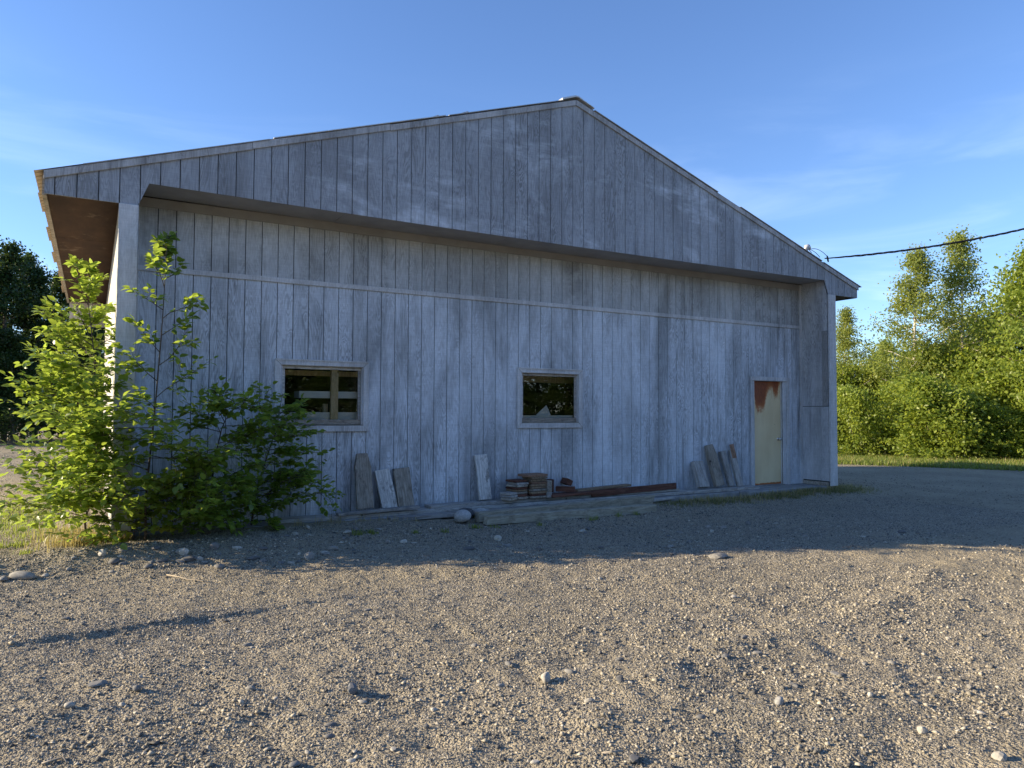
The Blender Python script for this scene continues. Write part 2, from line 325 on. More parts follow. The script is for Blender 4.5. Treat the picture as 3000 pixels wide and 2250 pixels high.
# ------------------------------------------------------------------ ground
def vnoise(x, y, seed=0):
    def h(i, j): return (np.sin(i*127.1+j*311.7+seed*74.7)*43758.5453) % 1.0
    xi = np.floor(x); yi = np.floor(y); fx_ = x-xi; fy_ = y-yi; u = fx_*fx_*(3-2*fx_); v = fy_*fy_*(3-2*fy_)
    return (h(xi, yi)*(1-u)+h(xi+1, yi)*u)*(1-v)+(h(xi, yi+1)*(1-u)+h(xi+1, yi+1)*u)*v - .5
def sst(a, b, x): t = np.clip((x-a)/(b-a), 0, 1); return t*t*(3-2*t)
def ground_z(x, y):
    x = np.asarray(x, float); y = np.asarray(y, float)
    z = -.125+.10*sst(-1.5, .1, y)*sst(-1.5, -4.0, x)+.055*sst(-1.2, .1, y)*sst(-4.0, -1.5, x)
    z = z-.17*sst(7., 11., x)*sst(-3.5, .5, y)-.12*sst(12.5, 14., x)*sst(18., 15., x)*sst(-6, 0, y)*0
    z = z+.055*np.exp(-((y+.75+.12*np.sin(x*1.3))/.35)**2)*sst(-3.6, -4.8, x)            # berm by the saplings
    near = sst(22., 12., np.hypot(x+4, y+4))
    z = z+near*(.050*vnoise(x*.55, y*.55, 1)+.030*vnoise(x*1.7, y*1.7, 2)+.016*vnoise(x*4.3, y*4.3, 3)+.016*vnoise(x*8., y*8., 4)+.011*vnoise(x*17., y*17., 5))
    cz_ = sst(-4.2, -5.6, y)*near; z = z+cz_*(.028*vnoise(x*2.1, y*2.6, 31)+.020*vnoise(x*4.6, y*5.2, 32)+.016*vnoise(x*9.5, y*9.5, 33))
    yr = -3.30+.12*(x+6.8)*.55+.04*np.sin(x*2.1)+.035*vnoise(x*16., y*0, 21)                                             # edge of a tyre rut
    d = y-yr; f = sst(-9.5, -8.6, x)*sst(-3.4, -5.6, x)
    z = z+f*(.013*sst(-.03, .03, d)*sst(1.3, .15, d)-.014*sst(.03, -.03, d)*sst(-1.1, -.1, d))
    yr2 = -5.45+.18*(x+1.)+.10*np.sin(x*1.7); d2 = y-yr2; f2 = sst(-4.6, -3.4, x)*sst(2.5, .5, x)    # loose windrow
    z = z+f2*.030*np.exp(-(d2/.16)**2)
    return z
def axis(lo, hi, step, far):
    a = list(np.arange(lo, hi+1e-6, step)); s = step; p = a[-1]
    while p < far: s *= 1.22; p += s; a.append(p)
    s = step; p = a[0]; pre = []
    while p > -far: s *= 1.22; p -= s; pre.append(p)
    return np.array(pre[::-1]+a)
gx = axis(-12.2, 7.0, .034, 900.); gy = axis(-8.4, 1.2, .030, 900.)
XX, YY = np.meshgrid(gx, gy); ZZ = ground_z(XX, YY)
ids = np.arange(XX.size).reshape(XX.shape)
Fq = np.stack([ids[:-1, :-1], ids[:-1, 1:], ids[1:, 1:], ids[1:, :-1]], -1).reshape(-1, 4)
gme = quick_mesh('ground', np.stack([XX.ravel(), YY.ravel(), ZZ.ravel()], 1), Fq, True)
ground = link('ground', gme, M['ground']); tag(ground, 'grey gravel yard in front of the building', kind='structure')
def gz(x, y): return float(ground_z(x, y))

# gravel stones too many to count
OCT = np.array([(1, 0, 0), (-1, 0, 0), (0, 1, 0), (0, -1, 0), (0, 0, 1), (0, 0, -1)], float)
OF = np.array([(0, 2, 4), (2, 1, 4), (1, 3, 4), (3, 0, 4), (2, 0, 5), (1, 2, 5), (3, 1, 5), (0, 3, 5)])
def pebbles(x, y, s, sink=.25):
    n = len(x); z = ground_z(x, y)
    a = rng.uniform(0, 2*np.pi, n); sc_ = np.stack([s*rng.uniform(.8, 1.5, n), s*rng.uniform(.7, 1.1, n), s*rng.uniform(.45, .85, n)], 1)
    P = OCT[None]*sc_[:, None, :]*rng.uniform(.75, 1.2, (n, 6, 1))+rng.normal(0, .14, (n, 6, 3))*s[:, None, None]
    t = rng.normal(0, .35, n); ct, st = np.cos(t), np.sin(t)
    X1 = P[..., 0]*ct[:, None]-P[..., 2]*st[:, None]; Z1 = P[..., 0]*st[:, None]+P[..., 2]*ct[:, None]
    ca, sa = np.cos(a), np.sin(a)
    X2 = X1*ca[:, None]-P[..., 1]*sa[:, None]; Y2 = X1*sa[:, None]+P[..., 1]*ca[:, None]
    V = np.stack([X2+x[:, None], Y2+y[:, None], Z1+(z+s*sink)[:, None]], -1).reshape(-1, 3)
    return V, (OF[None]+6*np.arange(n)[:, None, None]).reshape(-1, 3)
PYR = np.array([(1, .1, -.2), (-.1, 1, -.2), (-1, -.1, -.2), (.1, -1, -.2), (0, 0, 1)], float); PF = np.array([(0, 1, 4), (1, 2, 4), (2, 3, 4), (3, 0, 4)])
def grains(x, y, s):
    n = len(x); z = ground_z(x, y); a = rng.uniform(0, 2*np.pi, n); ca, sa = np.cos(a), np.sin(a)
    sc_ = np.stack([s*rng.uniform(.7, 1.5, n), s*rng.uniform(.6, 1.1, n), s*rng.uniform(.6, 1.3, n)], 1)
    P = PYR[None]*sc_[:, None, :]+rng.normal(0, .26, (n, 5, 3))*s[:, None, None]
    V = np.stack([P[..., 0]*ca[:, None]-P[..., 1]*sa[:, None]+x[:, None], P[..., 0]*sa[:, None]+P[..., 1]*ca[:, None]+y[:, None], P[..., 2]+z[:, None]-.0008], -1).reshape(-1, 3)
    return V, (PF[None]+5*np.arange(n)[:, None, None]).reshape(-1, 3)
def scatter(n, x0, x1, y0, y1, clump=True):
    x = rng.uniform(x0, x1, n); y = rng.uniform(y0, y1, n)
    if clump:
        k = .5+1.1*vnoise(x*.8, y*.8, 11)+.8*vnoise(x*2.6, y*2.6, 12); keep = rng.uniform(0, 1, n) < np.clip(k*1.35+.05, .08, 1); x, y = x[keep], y[keep]
    return x, y
def outside_building(x, y): return ~((x > -6.16) & (x < 6.16) & (y > .02) & (y < 9.4))
parts = []
for n, x0, x1, y0, y1, lo_, hi_ in ((330000, -8.6, .8, -7.3, -3.0, .0032, .0085), (210000, -10.5, 6., -3.9, .0, .0045, .0095), (26000, -8.2, .5, -7.2, -3.8, .005, .0125), (14000, -10.5, 5., -4.2, .0, .006, .012), (46000, -8.5, 3., -7.2, -.4, .008, .019), (26000, -12, 12., -6., 9., .008, .018), (9000, -16, -5., .5, 20., .012, .03)):
    x, y = scatter(n, x0, x1, y0, y1, hi_ > .0098); k = outside_building(x, y); x, y = x[k], y[k]
    if hi_ == .019: k = rng.uniform(0, 1, len(x)) < np.clip(.10+.55*sst(-4.4, -5.8, y)+.45*sst(-1.6, -.9, y), 0, 1); x, y = x[k], y[k]
    s = lo_+(hi_-lo_)*rng.uniform(0, 1, len(x))**2.2; parts.append(grains(x, y, s) if hi_ < .0098 else pebbles(x, y, s))
off = 0; Vs = []; Fs = []
for V, Fc in parts: Vs.append(V); Fs.append(Fc+off); off += len(V)
gv = link('gravel', quick_mesh('gravel', np.concatenate(Vs), np.concatenate(Fs), True), M['gravel'])
tag(gv, 'loose gravel of mixed grey and tan pebbles covering the yard', 'gravel', kind='stuff')

# loose stones, each its own thing
def stone_mesh(seed, sub=2, flat=.7, elong=1.3, lump=.34):
    bm = bmesh.new(); bmesh.ops.create_icosphere(bm, subdivisions=sub, radius=1.); rs = np.random.default_rng(seed)
    dirs = rs.normal(size=(7, 3)); dirs /= np.linalg.norm(dirs, axis=1)[:, None]; am = rs.uniform(-lump, lump, 7)
    for v in bm.verts:
        p = np.array(v.co); k = 1+sum(a*max(0, p@d)**2 for a, d in zip(am, dirs)); v.co = Vector(p*k)
    for _ in range(9 if lump > .2 else 4):
        d = Vector(rs.normal(size=3)).normalized(); h = rs.uniform(.62, .9)
        for v in bm.verts:
            q = v.co.dot(d)-h
            if q > 0: v.co -= d*q*.9
    for v in bm.verts: v.co *= 1+rs.uniform(-.025, .025); v.co.x *= elong; v.co.z *= flat
    me = bpy.data.meshes.new('stone'); bm.to_mesh(me); bm.free(); [me.shade_smooth() if seed % 2 else None]; me.materials.append(M['stone']); return me
SM = [stone_mesh(i, 2, f, e) for i, (f, e) in enumerate([(.75, 1.2), (.55, 1.5), (.9, 1.05), (.45, 1.35), (.7, 1.6), (.62, 1.15), (.8, 1.35)])]
def stone(x, y, s, label, group=None, kind=None, rz=None, tilt=0, mat=None, sink=.3, me=None):
    me = me or SM[random.randrange(len(SM))]
    o = bpy.data.objects.new('stone', me); COL.objects.link(o); o.scale = (s, s, s); zz = max(abs(v.co.z) for v in me.vertices)*s
    o.location = (x, y, gz(x, y)+zz*(1-2*sink)); o.rotation_euler = (tilt, 0, rz if rz is not None else random.uniform(0, 6.28))
    if mat: o.data = me.copy(); o.data.materials.clear(); o.data.materials.append(mat)
    return tag(o, label, 'stone', group)
def stone_px(px, py, wpx, label, **k):
    p = G(px, py, -.11); d = math.hypot(p.x-CAM[0], p.y-CAM[1]); p = G(px, py, gz(p.x, p.y))
    return stone(p.x, p.y, wpx*d/FPX/2.5, label, **k)
stone_px(1600, 1998, 44, 'upright tan stone casting a long shadow on the open gravel', me=stone_mesh(31, 2, 1.15, .95), sink=.22)
stone_px(1033, 2030, 46, 'smooth dark grey domed stone alone on the gravel', me=stone_mesh(32, 2, .95, 1.05), mat=plain_mat('smooth dark stone', (.15, .15, .15), (.2, .2, .195), 20.), sink=.15)
stone_px(400, 2030, 34, 'angular tan stone with a flat face beside the tyre rut', me=stone_mesh(33, 1, .8, 1.1), sink=.12)
stone_px(2105, 1632, 52, 'long flat grey stone lying at the edge of the building shadow', me=stone_mesh(34, 2, .42, 1.6), rz=R(-30), sink=.2)
stone_px(2283, 2065, 38, 'pale banded rounded stone with a dark stripe on the rough gravel', me=stone_mesh(35, 2, .72, 1.2), mat=plain_mat('banded stone', (.2, .2, .19), (.5, .47, .42), 30.), sink=.15)
stone_px(2930, 2228, 50, 'large grey stone half sunk in the loosest gravel', me=stone_mesh(36, 2, .7, 1.2))
stone_px(60, 1695, 60, 'broad dark stone sunk in the gravel beyond the saplings berm', me=stone_mesh(37, 2, .5, 1.4), sink=.3)
stone_px(285, 2010, 48, 'flat oblong dark pebble lying near the angular tan stone', me=stone_mesh(38, 2, .35, 1.6), sink=.2)
stone_px(205, 2072, 28, 'small egg shaped stone with its dark shadow on fine gravel', me=stone_mesh(39, 2, .7, 1.25), sink=.12)
LB = {'berm': ('rounded grey cobble on the gravel berm below the saplings', 'cobbles along the berm'),
      'shade': ('stone lying in the shaded strip before the building', 'stones in the shaded strip'),
      'open': ('small loose stone on the sunlit open gravel', 'loose stones on the open gravel')}
def some(n, key, x0, x1, y0, y1, s0, s1, fx_=None):
    for _ in range(n):
        x = random.uniform(x0, x1); y = random.uniform(y0, y1)
        if fx_: y = y+fx_(x)
        stone(x, y, s0+(s1-s0)*random.random()**1.6, LB[key][0], LB[key][1])
some(46, 'berm', -7.4, -4.0, -.35, .35, .022, .055, lambda x: -1.05-.20*(x+6))
some(40, 'shade', -4.6, 2.8, -.7, .75, .02, .05, lambda x: -1.2-.33*(x+3.))
some(90, 'open', -6.9, -1.2, -6.9, -2.6, .009, .024)
some(40, 'open', -5.4, -2.4, -7.1, -5.2, .011, .024)
stone(-1.98, -.20, .125, 'large pale speckled round boulder at the end of the beams', me=stone_mesh(51, 3, .82, 1.08, .12), mat=M['boulder'], sink=.12)
stone(-1.80, .02, .12, 'dark slaty rock wedged behind the pale boulder', me=stone_mesh(52, 2, .9, 1.05), mat=M['slate'], sink=.12)
stone(-1.55, .08, .12, 'pale angular rock behind the dark slaty rock', me=stone_mesh(53, 1, .7, 1.35), mat=M['boulder'], sink=.15)

# ------------------------------------------------------------------ the building
D = .634; S8 = .2032; XE = 6.845; XI = 5.957; XO = 6.144
ZA, ZR, ZB, ZS, ZT = 6.213, 3.947, 3.70, 3.965, 3.108
SLOPE = (ZA-ZR)/XE; YB = 9.1
def zroof(x): return ZA-SLOPE*abs(x)
bld = empty('workshop_building', (0, D, 0)); tag(bld, 'weathered grey painted wooden workshop with a wide gable and recessed front wall', 'building')
def P_(o, parent=bld):
    o.parent = parent; o.matrix_parent_inverse = parent.matrix_world.inverted() if parent is not bld else Matrix.Translation((0, -D, 0)); return o
def part(name, mb, mat, parent=None, bevel=0, smooth=False):
    o = mb.build(name, mat, None, smooth, bevel)
    if parent is None or parent is bld: o.parent = bld; o.matrix_parent_inverse = Matrix.Translation((0, -D, 0))
    else: o.parent = parent
    return o
GAP = .0050
# gable: near-black backing painting the groove shade, then one board per groove
sag = lambda x: -.030*max(0, 1-(x/5.8)**2)
gb = MB()
def gable_low(x):
    ax = abs(x)
    if ax >= XI: return ZB
    if ax >= XI-.105: return ZB+(ZS-ZB)*(XI-ax)/.105 if ax > XI-.105 else ZS
    return ZS+sag(x)
xs = [-XE+.004, -XI-.001, -XI, -XI+.105, -3, -1.5, 0, 1.5, 3, XI-.105, XI, XI+.001, XE-.004]
xs2 = sorted(xs); low = [(x, gable_low(x)+.004) for x in xs2]; topp = [(XE-.004, zroof(XE)-.03), (0, ZA-.03), (-XE+.004, zroof(XE)-.03)]
gb.prism(low+topp, .016, .03); gable = part('gable_wall', gb, M['dark'])
edges = [-XE]+[(i-33.235)*S8 for i in range(0, 67)]+[XE]
for a, b in zip(edges[:-1], edges[1:]):
    x0, x1 = a+GAP, b-GAP
    if a == -XE: x0 = a
    if b == XE: x1 = b
    cuts = sorted([x0, x1]+[c for c in (-XI, -XI+.105, XI-.105, XI, 0) if x0+.002 < c < x1-.002])
    lowp = []
    for c in cuts:
        if abs(abs(c)-XI) < 1e-6 and c not in (x0, x1):
            pr = [(c, ZB), (c, ZB+.02)]
            lowp += pr if c < 0 else pr[::-1]
        else: lowp.append((c, gable_low(c)))
    up = [(x1, zroof(x1)-.035)]+([(0, ZA-.035)] if x0 < 0 < x1 else [])+[(x0, zroof(x0)-.035)]
    j = random.uniform(-.0012, .0012)
    part('plank', MB().prism(lowp+up, j, .0155+.0), M['gable'], gable)
    gable.children[-1].matrix_parent_inverse = Matrix.Identity(4) if False else gable.children[-1].matrix_parent_inverse
# gable wall is a child of the building; its boards carry world coordinates, so cancel the parents' offset
bpy.context.view_layer.update()
def fix_children(o):
    inv = o.matrix_world.inverted()
    for c in o.children: c.matrix_parent_inverse = inv
# rake boards, several lengths per side
rk = [(-XE-.012, -4.75, 0), (-4.75, -3.0, .006), (-3.0, .0, -.004), (0, 3.05, 0), (3.05, 5.0, .005), (5.0, XE+.02, -.003)]
for a, b, j in rk:
    a2, b2 = a+.002, b-.002; h = .088
    part('rake_board', MB().prism([(a2, zroof(a2)-h+j), (b2, zroof(b2)-h+j), (b2, zroof(b2)-.004+j), (a2, zroof(a2)-.004+j)], -.024+j*.3, -.0035), M['rake'], bevel=.003)
# roof: corrugated sheets down each slope, ragged at the eaves
roof = part('roof', MB().prism([(-XE, zroof(XE)-.03), (-XE+.05, zroof(XE)-.035), (0, ZA-.05), (XE-.05, zroof(XE)-.035), (XE, zroof(XE)-.03), (0, ZA-.012)], .032, YB), M['brownwood'])
def sheet(side, y0, y1, over, lift, mat):
    V = []; Fc = []; prof = []; y = y0
    pitch = .15
    k = 0
    while y < y1-1e-6:
        for dy, dz in ((0, 0), (.055, 0), (.07, .018), (.10, .018), (.115, 0)):
            if y+dy < y1: prof.append((y+dy, dz))
        y += pitch
    prof.append((y1, 0))
    t = .0025
    for (xa, za) in ((0.03, 0), (XE+over, 0)):
        for yy, dz in prof: V.append((side*xa, yy, ZA+lift-SLOPE*xa+dz))
    n = len(prof); V += [(x, y, z-t) for x, y, z in V]
    for i in range(n-1):
        q = (i, i+1, n+i+1, n+i); Fc.append(q if side > 0 else q[::-1]); q2 = tuple(2*n+k_ for k_ in q); Fc.append(q2[::-1] if side > 0 else q2)
        Fc.append((n+i, n+i+1, 3*n+i+1, 3*n+i)); 
    Fc.append((0, n, 3*n, 2*n)); Fc.append((n-1, 2*n-1, 4*n-1, 3*n-1))
    return MB().add(V, Fc)
ys = np.arange(-.012, YB+.1, .92)
for side in (-1, 1):
    for i, y0 in enumerate(ys[:-1]):
        ov = [.10, .115, .09, .12, .10, .13, .095, .11, .1, .12][i % 10]
        part('roof_sheet', sheet(side, y0+.0, ys[i+1]+.03, ov, .012+.004*(i % 2), M['metal']), M['metal'] if side < 0 else M['roofgrey'], roof)
# drip strips standing a little proud of the rake board
for a, b, j, mt in ((-6.5, -4.55, .0, 'roofgrey'), (-4.5, -2.2, .012, 'galv'), (-2.15, -.25, .008, 'roofgrey'), (.35, 3.0, .014, 'roofgrey'), (3.55, 5.75, .014, 'roofgrey'), (5.8, XE+.1, .006, 'roofgrey')):
    part('edge_strip', MB().prism([(a, zroof(a)+.0+j), (b, zroof(b)+.0+j), (b, zroof(b)+.010+j), (a, zroof(a)+.010+j)], -.034, .02), M[mt])
part('ridge_cap', MB().prism([(-.26, ZA-.065), (-.24, ZA-.055), (-.02, ZA+.03), (.03, ZA+.03), (.30, ZA-.065), (.33, ZA-.082), (.33, ZA-.068), (.03, ZA+.05), (-.03, ZA+.05), (-.27, ZA-.04)], -.045, .9), M['galv'])
for x in (-2.45, -2.0): part('loose_flashing', MB().prism([(x, zroof(x)+.02), (x+.16, zroof(x+.16)+.02), (x+.13, zroof(x+.16)+.027), (x+.03, zroof(x)+.03)], -.03, .12), M['galv'])
# recess soffit panels
sx = [-XI+.002, -3.57, -1.13, 1.31, 3.75, XI-.002]
for a, b in zip(sx[:-1], sx[1:]):
    n = 5; mb = MB()
    for k in range(n):
        xa = a+.003+(b-a-.006)*k/n; xb = a+.003+(b-a-.006)*(k+1)/n; za, zb = ZS+.014+sag(xa), ZS+.014+sag(xb)
        mb.add([(xa, .031, za), (xb, .031, zb), (xb, D-.02, zb), (xa, D-.02, za), (xa, .031, za+.012), (xb, .031, zb+.012), (xb, D-.02, zb+.012), (xa, D-.02, za+.012)], BOXF)
    part('soffit_panel', mb, M['soffit'])
# brown eave soffit on the left, boxed eave on the right
for i in range(4):
    y0 = .031+i*2.27; part('eave_soffit', MB().box(-XE+.02, -XO-.002, y0, y0+2.262, ZB+.012, ZB+.024), M['brown'])
    part('eave_soffit', MB().box(XO+.002, XE-.02, y0, y0+2.262, ZB+.012, ZB+.024), M['dark'])
part('eave_fascia', MB().box(-XE-.022, -XE+.016, .03, YB, ZB-.01, ZR-.05), M['brownwood'])
part('eave_fascia', MB().box(XE-.016, XE+.022, .03, YB, ZB, ZR-.05), M['dark'])
# recessed front wall boards with the openings cut out
OPEN = [(-4.22, -3.13, 1.215, 2.01), (-.575, .50, 1.235, 2.02), (4.60, 5.40, -.1, 2.045)]
wall = part('front_wall', MB().box(-XI, XI, D+.2, D+.21, 3.2, 3.9), M['dark'])   # replaced below by a sheet with holes
def rects(x0, x1, z0, z1, ops):
    out = []; ops = sorted(o for o in ops if o[0] < x1 and o[1] > x0 and o[2] < z1 and o[3] > z0); cx = x0
    for a, b, c, d in ops:
        a, b = max(a, x0), min(b, x1)
        if a > cx: out.append((cx, a, z0, z1))
        if c > z0: out.append((a, b, z0, c))
        if d < z1: out.append((a, b, d, z1))
        cx = b
    if cx < x1: out.append((cx, x1, z0, z1))
    return out
mb = MB()
for a, b, c, d in rects(-XI, XI, -.02, ZS, OPEN): mb.box(a, b, D+.017, D+.03, c, d)
nw = mb.build('tmp'); wall.data = nw.data; wall.data.materials.clear(); wall.data.materials.append(M['dark']); bpy.data.objects.remove(nw)  # the near-black sheet paints the groove shade between the wall boards
g0 = -1.8496
ge = [-XI]+[g0+k*S8 for k in range(-40, 60) if -XI+.03 < g0+k*S8 < XI-.03]+[XI]
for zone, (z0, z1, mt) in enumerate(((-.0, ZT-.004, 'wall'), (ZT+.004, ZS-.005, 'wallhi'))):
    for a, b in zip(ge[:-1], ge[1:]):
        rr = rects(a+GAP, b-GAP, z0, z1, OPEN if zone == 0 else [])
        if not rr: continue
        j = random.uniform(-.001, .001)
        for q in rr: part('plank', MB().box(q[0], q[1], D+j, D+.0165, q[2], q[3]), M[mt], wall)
# belt trim, top trim, corner trims
part('belt_trim', MB().box(-XI+.003, XI-.07, D-.022, D-.0025, ZT-.03, ZT+.034), M['trim'], bevel=.003)
part('top_trim', MB().box(-XI+.003, XI-.07, D-.021, D-.0025, ZS-.115, ZS+.0), M['soffit'], bevel=.003)
part('corner_trim', MB().box(XI-.065, XI-.002, D-.024, D-.002, .0, ZS-.002), M['trim'], bevel=.003)
part('corner_trim', MB().box(-XI+.002, -XI+.05, D-.02, D-.0025, .0, ZS-.118), M['trim'], bevel=.003)
# wing walls and their end posts
for s in (-1, 1):
    xa, xb = sorted((s*XI, s*(XO-.02)))
    part('wing_core', MB().box(xa+.012, xb-.002, .022, D+.2, .0, ZB), M['dark'])
    xp, xq = sorted((s*XI, s*XO))
    part('corner_post', MB().box(xp-.004, xq+.003, -.022, .018, .015 if s < 0 else .0, ZB-.004), M['trim'] if s > 0 else M['trim'], bevel=.004)
part('wing_panel', MB().box(XI-.010, XI+.0105, .034, D-.026, 1.535, ZS+.012), M['panelwing'])
part('wing_panel', MB().box(XI-.014, XI+.0105, .022, D-.026, .09, 1.525), M['panelwing'])
part('wing_panel', MB().box(XI-.0135, XI-.0102, .022, .15, 1.537, 3.0), M['plybare'])
part('wing_sill', MB().box(XI-.02, XI+.0, .03, D-.03, .0, .07), M['brownwood'], bevel=.004)
part('wing_panel', MB().box(-XI-.010, -XI+.010, .034, D-.0205, .0, ZS+.012), M['panelwing'])
# left side wall: grooved boards
swall = part('side_wall', MB().box(-XO+.018, -XO+.03, .02, YB-.02, .0, ZB+.01), M['dark'])
y = .022; k = 0
while y < YB-.05:
    y1 = min(y+S8, YB-.03); part('plank', MB().box(-XO, -XO+.017, y+.006, y1-.006, .05, ZB+.008), M['side'], swall); y = y1
part('side_wall', MB().box(XO-.03, XO-.0, .02, YB-.02, .0, ZB+.01), M['side'])
part('back_wall', MB().prism([(-XE+.02, 3.2), (-XO, 3.2), (-XO, .0), (XO, .0), (XO, ZB), (XE-.02, ZB), (XE-.02, zroof(XE)-.06), (0, ZA-.07), (-XE+.02, zroof(XE)-.06)], YB-.02, YB+.0), M['side'])
# slab and sill
part('concrete_slab', MB().box(3.75, XI+.02, .07, D+.05, -.3, -.004), M['concrete'], bevel=.012)
part('concrete_slab', MB().box(-XI, 3.745, .22, D+.05, -.3, -.012), M['concrete'], bevel=.012)
part('concrete_slab', MB().box(XO+.005, XO+1.0, 1.2, 3.0, -.3, -.045), M['concrete'], bevel=.012)
# windows
def window(x0, x1, z0, z1, op, seed):
    w = part('window', MB(), None)
    cw = .078
    def mit(poly, y0=D-.028, y1=D-.0025): part('casing', MB().prism(poly, y0+random.uniform(-.002, .002), y1), M['trim'], w, .003)
    g = .0018
    mit([(x0+g, z1), (x0+cw+g, z1-cw), (x1-cw-g, z1-cw), (x1-g, z1)]); mit([(x0+g, z0), (x1-g, z0), (x1-cw-g, z0+cw), (x0+cw+g, z0+cw)])
    mit([(x0, z0+g), (x0+cw, z0+cw+g), (x0+cw, z1-cw-g), (x0, z1-g)]); mit([(x1, z0+g), (x1, z1-g), (x1-cw, z1-cw-g), (x1-cw, z0+cw+g)])
    a, b, c, d = op
    part('drip_edge', MB().box(x0+.01, x1-.01, D-.04, D-.029, z1-.016, z1+.004), M['trim'], w)
    # reveal boards then the sash
    for bx, mt in (((a-.02, b+.02, D-.0022, D+.11, d-.012, d+.0), 'trim'), ((a-.0, a+.012, D-.0022, D+.11, c+.001, d-.013), 'trim'), ((b-.012, b, D-.0022, D+.11, c+.001, d-.013), 'trim'), ((a-.02, b+.02, D-.018, D+.11, c-.012, c+.0), 'brownwood')):
        part('reveal', MB().box(*bx), M[mt], w)
    y0, y1 = D+.030, D+.065
    part('sash', MB().box(a+.013, b-.013, y0, y1, c+.0015, c+.07), M['brownwood'], w, .004)
    part('sash', MB().box(a+.013, b-.013, y0, y1, d-.05, d-.0135), M['pale'], w, .004)
    part('sash', MB().box(a+.013, a+.05, y0+.001, y1-.001, c+.071, d-.051), M['pale'], w, .004)
    part('sash', MB().box(b-.05, b-.013, y0+.001, y1-.001, c+.071, d-.051), M['grey'], w, .004)
    part('pane', MB().box(a+.048, b-.048, y0+.014, y0+.018, c+.068, d-.048), M['glass'], w)
    return w
w1 = window(-4.312, -3.043, 1.124, 2.082, OPEN[0], 1); tag(w1, 'left window with a timber stud and shelves behind its glass')
w2 = window(-.658, .573, 1.146, 2.089, OPEN[1], 2); tag(w2, 'right window with a tilted white sheet behind its glass')
# interior seen through the panes
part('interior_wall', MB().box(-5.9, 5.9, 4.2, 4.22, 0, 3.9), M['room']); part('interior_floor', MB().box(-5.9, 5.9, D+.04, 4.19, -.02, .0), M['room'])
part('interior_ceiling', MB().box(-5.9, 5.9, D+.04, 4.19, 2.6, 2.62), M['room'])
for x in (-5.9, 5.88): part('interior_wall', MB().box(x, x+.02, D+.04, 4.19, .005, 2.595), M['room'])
p0 = W(982, 1150, D+.16)
part('interior_stud', MB().box(p0.x-.075, p0.x+.02, D+.085, D+.145, .02, 2.58), M['pine'])
part('interior_stud', MB().box(p0.x-.135, p0.x-.08, D+.24, D+.30, .02, 1.5), M['pine'])
part('interior_rail', MB().box(-5., -2.6, D+.40, D+.44, 1.89, 1.96), M['pine'])
part('interior_rail', MB().box(-1.2, 1.6, D+.35, D+.39, 1.88, 2.02), M['pine'])
part('interior_shelf', MB().box(-3.95, -2.6, D+.155, D+.45, 1.58, 1.67), M['white']); part('interior_shelf', MB().box(-4.6, -2.6, D+.16, D+.5, 1.18, 1.385), M['white'])
sh = MB(); A = W(1545, 1222, D+.14); B = W(1601, 1187, D+.2); C2 = W(1612, 1213, D+.2); C3 = W(1628, 1228, D+.14)
sh.add([A+Vector((0, 0, -.1)), B, C2, C3+Vector((0, 0, -.1)), A+Vector((0, .01, -.1)), B+Vector((0, .01, 0)), C2+Vector((0, .01, 0)), C3+Vector((0, .01, -.1))], BOXF)
part('interior_sheet', sh, M['white']); part('interior_shelf', MB().box(-.7, .7, D+.09, D+.36, 1.24, 1.345), M['white'])
# door
dr = part('door', MB(), None); tag(dr, 'pale yellow metal door with rust bleeding from its top edge')
X0, X1, DT = 4.478, 5.566, 2.094
part('door_casing', MB().box(X0, X0+.075, D-.026, D-.0025, -.002, DT-.078), M['trim'], dr, .003); part('door_casing', MB().box(X1-.08, X1, D-.026, D-.0025, -.002, DT-.078), M['trim'], dr, .003)
part('door_casing', MB().box(X0, X1, D-.028, D-.0025, DT-.0765, DT), M['trim'], dr, .003)
part('door_jamb', MB().box(4.56, 4.5975, D-.0022, D+.13, .0, 2.04), M['trim'], dr); part('door_jamb', MB().box(5.4025, 5.485, D-.0022, D+.13, .0, 2.04), M['trim'], dr)
part('door_jamb', MB().box(4.598, 5.402, D-.0022, D+.13, 2.012, 2.045), M['trim'], dr); part('threshold', MB().box(4.598, 5.402, D-.03, D+.13, -.003, .014), M['concrete'], dr)
leaf = MB().box(0, .80, 0, .04, 0, 1.992).build('door_leaf', M['door']); leaf.location = (4.600, D+.062, .0165); leaf.parent = dr
kn = MB(); kc = Vector((5.325, D+.06, .885))
kn.tube([kc, kc+Vector((0, -.006, 0))], [.032, .030], 16); kn.tube([kc+Vector((0, -.004, 0)), kc+Vector((0, -.03, 0))], .012, 12)
kn.tube([kc+Vector((0, -.026, 0)), kc+Vector((0, -.034, 0)), kc+Vector((0, -.048, 0)), kc+Vector((0, -.062, 0)), kc+Vector((0, -.068, 0))], [.014, .024, .028, .022, .008], 16)
part('door_knob', kn, M['chrome'], dr, smooth=True)
bpy.context.view_layer.update()
for o in [bld]+list(bld.children_recursive):
    if o is bld or o is leaf: continue
    if o.parent is not None: o.matrix_parent_inverse = o.parent.matrix_world.inverted(); bpy.context.view_layer.update() if o.children else None
leaf.matrix_parent_inverse = dr.matrix_world.inverted()

